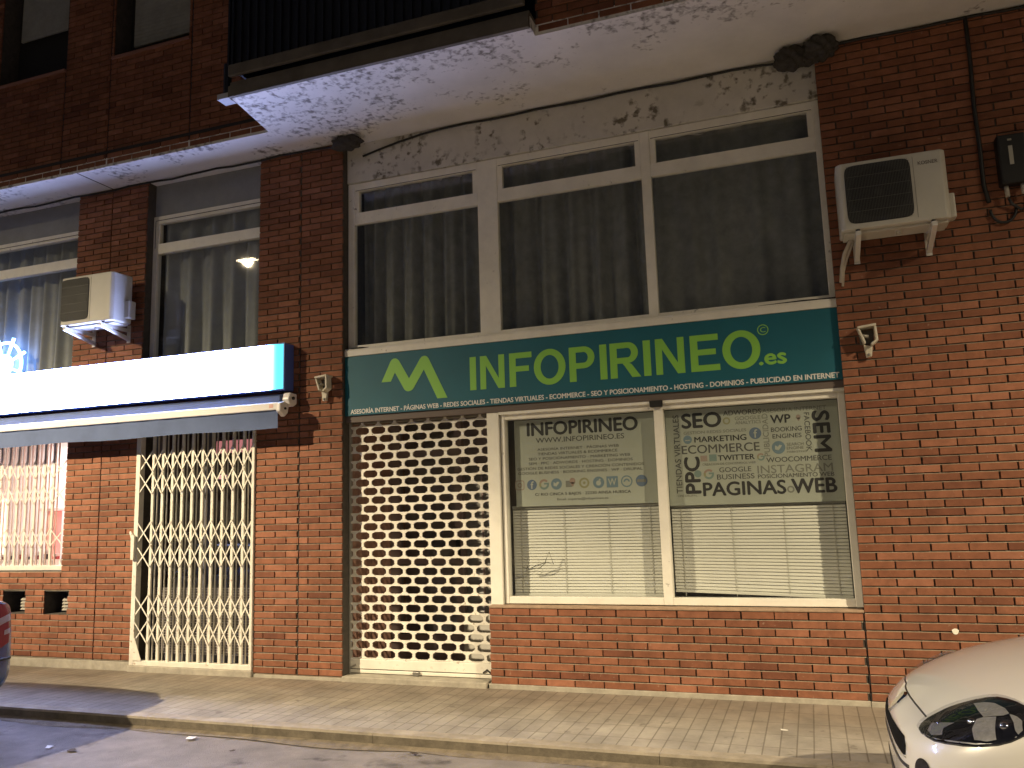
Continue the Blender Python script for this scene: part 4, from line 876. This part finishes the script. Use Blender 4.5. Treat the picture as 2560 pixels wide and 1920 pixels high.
# ------------------------------------------------------------------ cables, meter box, nests
cb = MB(); cb.tube([(1.43,-.012,ZS-.01),(1.428,-.014,4.8),(1.417,-.013,4.45),(1.422,-.014,4.1),(1.418,-.013,3.8),(1.44,-.014,3.66)],.016)
tag(cb.build('black_cable', BLACK, smooth=True),'thick black cable running down the brick wall beside the meter box','cable')
cc = [(-3.97,.07,5.04),(-3.8,.07,5.075),(-3.55,.07,5.12),(-3.3,.075,5.155)]+[(-3.1+.25*i,.075,5.168+.006*math.sin(i*1.9)) for i in range(13)]+[(.12,.06,5.13)]
tag(MB().tube(cc,.011).build('black_cable', BLACK, smooth=True),'thin black cable along the top of the stained panel between the nests','cable')
cc = [(-9.9+.2*i,-.012,5.172+.008*math.sin(i*1.3)+.004*math.sin(i*3.1)) for i in range(29)]+[(-4.12,-.012,5.10)]
tag(MB().tube(cc,.011).build('black_cable', BLACK, smooth=True),'thin black cable under the soffit above the left shop windows','cable')
cc = [(.34,-.012,5.15)]+[(.5+.2*i,-.012,5.172+.006*math.sin(i*1.7)) for i in range(24)]
tag(MB().tube(cc,.012).build('black_cable', BLACK, smooth=True),'black cable under the soffit at the far right','cable')
mt = thing('meter_box', 'black service box with pale label and two glands at the right edge', 'service box', (1.60,0,3.72))
MB().box(1.515,1.705,-.11,-.002,3.755,4.14).build('housing', mat('black_plastic',(.006,.006,.007),.6), mt, bevel=.015)
MB().box(1.585,1.612,-.113,-.1105,3.90,4.045).build('label_strip', mat('pale_label',(.35,.34,.30),.6), mt)
MB().box(1.585,1.612,-.113,-.1105,4.085,4.10).build('label_strip', mat('pale_label_small',(.25,.24,.20),.6), mt)
m = MB(); m.tube([(1.553,-.06,3.76),(1.556,-.06,3.67)],.016); m.tube([(1.66,-.06,3.76),(1.662,-.06,3.68)],.016); m.build('gland', mat('pale_gland',(.40,.37,.32),.5), mt, smooth=True)
m = MB(); m.tube([(1.44+.085*(1-math.cos(a)),-.02,3.60-.11*math.sin(a)) for a in [i*math.pi/14 for i in range(15)]],.011); m.tube([(1.56,-.06,3.66),(1.58,-.04,3.62),(1.64,-.03,3.57),(1.70,-.03,3.60),(1.72,-.04,3.70)],.011)
tag(m.build('cable_loop', BLACK, smooth=True),'black cable loops hanging below the service box','cable')
mc = MB(); mc.tube([(1.80,-.012,3.6),(1.80,-.013,2.2),(1.81,-.012,1.0)],.014); tag(mc.build('black_cable', BLACK, smooth=True),'black cable going down the brick wall at the right edge of the view','cable')
NEST = mat('nest_mud', (.05,.045,.040), .95, var=.4, vscale=25, bump=.6, bscale=80)
def nest(blobs, label):
    bm = bmesh.new()
    for x,y,z,rx,ry,rz in blobs:
        r_ = bmesh.ops.create_icosphere(bm, subdivisions=4, radius=1)
        for v in r_['verts']:
            n_ = 1+.10*math.sin(v.co.x*9+v.co.z*7)+.08*math.sin(v.co.y*13+v.co.x*5)
            v.co = Vector((x+v.co.x*rx*n_, y+v.co.y*ry*n_, min(ZS-.002, z+v.co.z*rz*n_)))
    mb = MB().add([tuple(v.co) for v in bm.verts],[tuple(v.index for v in f.verts) for f in bm.faces]); bm.free()
    tag(mb.build('bird_nest', NEST, smooth=True), label, 'bird nest', 'dark nests under the soffit')
nest([(-4.06,-.085,5.135,.165,.08,.075)],'flat dark mud nest on top of the pillar between the signs')
nest([(.13,-.06,5.10,.13,.10,.095),(.36,-.10,5.12,.13,.13,.09),(.25,-.05,5.08,.12,.07,.06)],'double lumped dark nest above the right end of the stained panel')

# paint splash and street litter
m = MB(); q = [(.905+.022*math.cos(a)*(1+.15*math.sin(3*a)), .52+.021*math.sin(a)) for a in [i*2*math.pi/18 for i in range(18)]]; m.prism(q,-.0035,-.002)
tag(m.build('paint_spot', WHITE2),'small white paint spot on the brick wall above the white car','paint spot')
def scrap(x,y,z,s,seed,mt,label,name='paper_scrap',cat='litter'):
    rnd = random.Random(seed); n = 7; vs = [(x,y,z+.25*s)]; 
    for i in range(n):
        a = i*2*math.pi/n; r_ = s*rnd.uniform(.55,1.1); vs.append((x+r_*math.cos(a)*1.4,y+r_*math.sin(a),z+.003+rnd.uniform(0,.3)*s))
    fs = [(0,1+i,1+(i+1)%n) for i in range(n)]
    tag(MB().add(vs,fs).build(name, mt), label, cat)
PAPER = mat('paper', (.75,.73,.68), .8); LEAF = mat('dry_leaf', (.05,.035,.025), .9)
scrap(-5.30,-2.10,RZ+.006,.03,1,PAPER,'white paper scrap on the road at the lower left')
scrap(-5.05,-2.13,RZ+.006,.035,2,LEAF,'dark crumpled leaf on the road near the paper scrap','dry_leaf','leaf')
scrap(-4.42,-1.66,RZ+.008,.04,3,PAPER,'pale paper scrap lying in the gutter by the kerb')
scrap(-.28,-.80,PZ+.002,.022,4,PAPER,'tiny white scrap on the pavement near the white car')
scrap(-3.9,-1.85,RZ+.006,.018,5,LEAF,'small dark leaf on the road in front of the gutter','dry_leaf','leaf')
scrap(-2.62,-1.62,RZ+.008,.03,6,LEAF,'dark leaf in the gutter below the perforated shutter','dry_leaf','leaf')
#CARS
# ------------------------------------------------------------------ cars
def car_body(X0, Yc, secs):
    vs = []; rings = []
    for xc,w_,zb,zm,zs,zt in secs:
        h = [(0,zb),(w_*.55,zb),(w_*.88,zb+.02),(w_*.985,zb+.12),(w_,zm),(w_*.985,zs-.05),(w_*.91,zs+.01),(w_*.66,zt-.03),(w_*.33,zt-.008),(0,zt)]
        ring = h+[(-y,z) for y,z in h[-2:0:-1]]
        rings.append([len(vs)+i for i in range(len(ring))]); vs += [(X0+xc,Yc+y,RZ+z) for y,z in ring]
    n = len(rings[0]); fs = []
    for a,b in zip(rings,rings[1:]): fs += [(a[i],a[(i+1)%n],b[(i+1)%n],b[i]) for i in range(n)]
    # end caps as strips of quads between the two halves
    for ring,flip in ((rings[0],1),(rings[-1],0)):
        for i in range(n//2):
            q = (ring[i],ring[i+1],ring[(n-i-1)%n],ring[(n-i)%n])
            q = tuple(dict.fromkeys(q)); 
            if len(q) > 2: fs.append(q)
    return MB().add(vs, fs)
SECS = [(.0,.34,.40,.52,.60,.655),(.025,.47,.32,.50,.630,.698),(.08,.60,.25,.48,.668,.745),(.17,.70,.21,.46,.720,.802),(.32,.785,.19,.46,.785,.862),(.50,.835,.19,.48,.84,.915),
 (.75,.857,.2,.5,.885,.968),(1.0,.862,.2,.52,.915,1.01),(1.3,.862,.2,.52,.925,.99),(2.2,.862,.2,.52,.94,.985),(3.2,.855,.2,.52,.95,.99),(3.65,.84,.21,.52,.97,1.02),(3.90,.825,.24,.52,1.0,1.06),(4.02,.80,.28,.50,1.0,1.06),(4.06,.76,.32,.50,.97,1.04)]
def snap_patch(bvh, pts, name, mt, parent, off, cuts=3, inward=None):
    bm = bmesh.new(); vv = [bm.verts.new(p) for p in pts]; bm.faces.new(vv)
    bmesh.ops.triangulate(bm, faces=bm.faces[:])
    for _ in range(cuts): 
        bmesh.ops.subdivide_edges(bm, edges=[e for e in bm.edges if e.calc_length() > .02], cuts=1, use_grid_fill=True); bmesh.ops.triangulate(bm, faces=bm.faces[:])
    for v in bm.verts:
        co, no, i, d = bvh.find_nearest(v.co)
        v.co = co+no*off
    bm.verts.index_update()
    mb = MB().add([tuple(v.co) for v in bm.verts],[tuple(v.index for v in f.verts) for f in bm.faces]); bm.free()
    return mb.build(name, mt, parent, smooth=True)
def seam(bvh, pts, r, name, mt, parent):
    out = []
    for a,b in zip(pts,pts[1:]):
        for k in range(6): 
            co, no, i, d = bvh.find_nearest(Vector(a).lerp(Vector(b),k/6)); out.append(co-no*r*.35)
    mb = MB().tube(out, r, 6); return mb.build(name, mt, parent, smooth=True)
def evaluated_bvh(o):
    bpy.context.view_layer.update(); dg = bpy.context.evaluated_depsgraph_get()
    me = bpy.data.meshes.new_from_object(o.evaluated_get(dg)); mw = Matrix.Translation(OFF[o])
    b = BVHTree.FromPolygons([mw @ v.co for v in me.vertices],[tuple(p.vertices) for p in me.polygons]); bpy.data.meshes.remove(me); return b
TYRE = mat('tyre', (.02,.02,.02), .85); RIM = mat('wheel_rim', (.5,.5,.5), .35, .8); CARGL = mat('car_glass', (.012,.014,.016), .06, spec=.8); TRIM = mat('black_trim', (.012,.012,.012), .5)
def car(label, X0, Yc, paint):
    t = thing('parked_car', label, 'car', (X0+2,Yc,RZ), 'cars parked along the kerb')
    body = car_body(X0, Yc, SECS).build('body', paint, t, smooth=True, sub=2)
    # greenhouse
    st = [(1.02,.74,.70,.985,1.0),(1.35,.735,.62,.98,1.22),(1.72,.725,.57,.98,1.40),(2.1,.72,.555,.98,1.455),(2.9,.715,.55,.98,1.45),(3.45,.70,.54,.98,1.39),(3.72,.69,.56,.97,1.24),(3.93,.67,.62,.95,.97)]
    vs = []; fs = []
    for xc,wb,wt,zb,zt in st: vs += [(X0+xc,Yc+y,RZ+z) for y,z in ((-wb,zb),(-(wb+wt)/2-.015,(zb+zt)/2),(-wt,zt-.03),(-wt*.7,zt),(wt*.7,zt),(wt,zt-.03),((wb+wt)/2+.015,(zb+zt)/2),(wb,zb))]
    for i in range(len(st)-1):
        for k in range(7): fs.append((i*8+k,i*8+k+1,(i+1)*8+k+1,(i+1)*8+k))
    fs += [tuple(range(8)),tuple(range(8*len(st)-1,8*len(st)-9,-1))]
    MB().add(vs,fs).build('windows', CARGL, t, smooth=True)
    vs = []; fs = []
    for xc,wb,wt,zb,zt in st[2:6]: vs += [(X0+xc,Yc+y,RZ+z) for y,z in ((-wt-.012,zt-.05),(-wt*.7,zt+.012),(0,zt+.022),(wt*.7,zt+.012),(wt+.012,zt-.05))]
    for i in range(3):
        for k in range(4): fs.append((i*5+k,i*5+k+1,(i+1)*5+k+1,(i+1)*5+k))
    MB().add(vs,fs).build('roof', paint, t, smooth=True)
    for xc in (.80,3.28):
        for s in (-1,1):
            y = Yc+s*.76; c = (X0+xc,y,RZ+.30)
            ring = [(c[0]+.24*math.cos(a),y,c[2]+.24*math.sin(a)) for a in [i*2*math.pi/28 for i in range(28)]]
            wt_ = MB().tube(ring,.062,10,closed=True).build('wheel', TYRE, t, smooth=True)
            r_ = MB()
            for k in range(7):
                a = k*2*math.pi/7; r_.tube([(c[0],y+s*.03,c[2]),(c[0]+.19*math.cos(a),y+s*.045,c[2]+.19*math.sin(a))],[.03,.02],6)
            r_.build('rim', RIM, wt_)
    return t, evaluated_bvh(body)
PAINTW = mat('white_car_paint', (.50,.495,.475), .3, coat=1.0, var=.02, vscale=3); PAINTB = mat('blue_car_paint', (.02,.045,.11), .25, coat=1.0)
CX, CY = .255, -2.60
wc, wb_ = car('white hatchback parked at the kerb, its nose at the lower right', CX, CY, PAINTW)

C_ = lambda pts: [(CX+a,CY+b,RZ+c) for a,b,c in pts]
HL = [(.081,-.432,.7),(.092,-.416,.713),(.116,-.413,.734),(.148,-.419,.755),(.187,-.421,.778),(.231,-.43,.798),(.277,-.443,.816),(.32,-.459,.832),(.361,-.488,.843),(.385,-.527,.846),(.405,-.573,.847),(.421,-.622,.843),(.428,-.66,.837),(.420,-.735,.81),(.400,-.757,.785),(.37,-.755,.766),(.342,-.749,.749),(.302,-.736,.732),(.251,-.709,.716),(.2,-.672,.706),(.149,-.619,.697),(.117,-.569,.691),(.099,-.522,.692),(.084,-.47,.694)]
HLA = [(.278,-.486,.812),(.311,-.506,.822),(.34,-.541,.828),(.362,-.607,.826),(.366,-.651,.818),(.346,-.651,.81),(.315,-.63,.801),(.287,-.613,.793),(.28,-.554,.802)]
HLB = [(.265,-.608,.783),(.289,-.615,.793),(.325,-.642,.803),(.303,-.728,.746),(.274,-.715,.735),(.239,-.689,.73),(.241,-.648,.757)]
HLC = [(.366,-.654,.817),(.384,-.683,.816),(.393,-.714,.809),(.385,-.747,.785),(.369,-.75,.773),(.364,-.737,.781),(.367,-.708,.8)]
HLD = [(.126,-.475,.73),(.195,-.564,.755),(.156,-.554,.732),(.147,-.584,.714),(.115,-.542,.701),(.106,-.496,.708)]
RIMP = [(.09,-.493,.693),(.109,-.542,.694),(.138,-.594,.7),(.189,-.654,.712),(.239,-.697,.72),(.291,-.727,.734),(.333,-.744,.75),(.368,-.751,.77)]
BEZ = mat('lamp_bezel', (.07,.07,.085), .1, .85, var=.5, vscale=60); SILV = mat('lamp_reflector', (.34,.335,.32), .3, .35, var=.25, vscale=50); LENS = glass('lamp_cover', (.80,.81,.84), .015)
for sgn in (1,-1):
    m_ = lambda pts: C_([(a,b*sgn,c) for a,b,c in pts])
    if sgn < 0: m_ = lambda pts: C_([(a+.05,-b+.14,c-.15) for a,b,c in pts])
    hl = snap_patch(wb_, m_(HL), 'headlight', BEZ, wc, .003)
    for pts in (HLA,HLB,HLC): snap_patch(wb_, m_(pts), 'reflector', SILV, hl, .0055)
    snap_patch(wb_, m_(HLD), 'reflector', mat('dim_reflector',(.22,.22,.25),.2,.3), hl, .0055)
    seam(wb_, m_(RIMP), .005, 'chrome_rim', SILV, hl); 
    seam(wb_, m_(HL+HL[:1]), .0045, 'gasket', BLACK, hl)
    bu = MB()
    for (a,b,c),r_ in (((.245,-.60,.775),.016),((.150,-.50,.735),.012),((.335,-.70,.79),.018)):
        co,no,i_,d_ = wb_.find_nearest(Vector(m_([(a,b,c)])[0])); bm = bmesh.new(); bmesh.ops.create_icosphere(bm, subdivisions=3, radius=r_)
        bu.add([tuple(v.co+co-no*r_*.2) for v in bm.verts],[tuple(v.index for v in f.verts) for f in bm.faces]); bm.free()
    bu.build('bulb_dome', mat('bulb_chrome',(.75,.75,.75),.06,1.), hl, smooth=True)
    snap_patch(wb_, m_(HL), 'lens_cover', LENS, hl, .014)
seam(wb_, C_([(.116,.413,.735),(.104,.3,.74),(.099,.187,.747),(.09,.135,.743),(.086,.04,.744),(.088,-.082,.744),(.095,-.204,.743),(.104,-.3,.74),(.116,-.411,.735)]), .0045, 'bonnet_seam', BLACK, wc)
SL = [(.015,-.225,.655),(.023,-.315,.654),(.03,-.373,.652),(.028,-.418,.627),(.022,-.425,.589),(.018,-.402,.586),(.009,-.327,.588),(.004,-.205,.586)]
snap_patch(wb_, C_(SL+[(a,-b,c) for a,b,c in SL[::-1]]), 'grille', mat('grille_black',(.006,.006,.006),.95,spec=.08), wc, .003)
seam(wb_, C_([(a,b,c) for a,b,c in SL[4:]]+[(a,-b,c) for a,b,c in SL[:3:-1]]), .007, 'grille_lip', SILV, wc)
seam(wb_, C_([(.06,-.45,.555),(.02,-.32,.548),(.005,-.15,.545),(.003,0,.545),(.005,.15,.545),(.02,.32,.548),(.06,.45,.555)]), .009, 'bumper_strip', TRIM, wc)
lo = snap_patch(wb_, C_([(.03,-.40,.44),(.003,0,.44),(.03,.40,.44),(.03,.40,.35),(.003,0,.35),(.03,-.40,.35)]), 'lower_grille', TRIM, wc, .003)
fg = MB(); disc(fg,0,0,.0001,.045,0,20)
for sgn in (1,-1):
    co,no,i_,d_ = wb_.find_nearest(Vector(C_([(.07,-.556*sgn,.575)])[0])); q_ = no.to_track_quat('Y','Z')
    MB().add([tuple(q_ @ Vector((v[0],.004,v[2])) + co) for v in fg.v], fg.f).build('fog_lamp', BEZ, wc)
co,no,i_,d_ = wb_.find_nearest(Vector(C_([(.04,0,.705)])[0])); q_ = no.to_track_quat('Y','Z')
bg_ = MB(); hexa = [(-.028,.045),(.0,.055),(.028,.045),(.034,.0),(.02,-.04),(.0,-.052),(-.02,-.04),(-.034,.0)]
bg_.add([tuple(q_ @ Vector((x,.006,z)) + co) for x,z in hexa]+[tuple(q_ @ Vector((x*1.1,-.004,z*1.1)) + co) for x,z in hexa],[tuple(range(8))]+[(k,(k+1)%8,8+(k+1)%8,8+k) for k in range(8)])
bg_.build('badge', mat('badge_chrome',(.6,.6,.62),.12,1.), wc)

bc, bb_ = car('dark blue car at the left edge with only its tail corner in view', -10.10, -2.60, PAINTB)

RED = mat('tail_lamp_red', (.13,.010,.022), .15, coat=1.0); TLW = mat('tail_lamp_clear', (.24,.20,.21), .15, coat=1.0)
for sgn in (1,-1):
    m_ = lambda pts: [(a,-2.60+(b+2.60)*sgn,c) for a,b,c in pts]
    tl = snap_patch(bb_, m_([(-6.085,-1.84,.86),(-6.0,-1.95,.88),(-5.99,-2.06,.80),(-5.99,-2.04,.60),(-6.0,-1.92,.53),(-6.05,-1.835,.57)]), 'tail_light', RED, bc, .004)
    snap_patch(bb_, m_([(-6.04,-1.84,.79),(-6.0,-1.96,.755),(-6.0,-1.96,.70),(-6.04,-1.84,.735)]), 'clear_band', TLW, tl, .007)
    snap_patch(bb_, m_([(-6.04,-1.84,.675),(-6.01,-1.90,.66),(-6.01,-1.90,.625),(-6.04,-1.84,.635)]), 'clear_band', TLW, tl, .007)
seam(bb_, [(-6.05,-1.80,.44),(-6.0,-1.95,.44),(-5.99,-2.3,.44),(-5.99,-2.6,.44),(-5.99,-2.9,.44),(-6.0,-3.25,.44),(-6.05,-3.40,.44)], .012, 'bumper_strip', TRIM, bc)
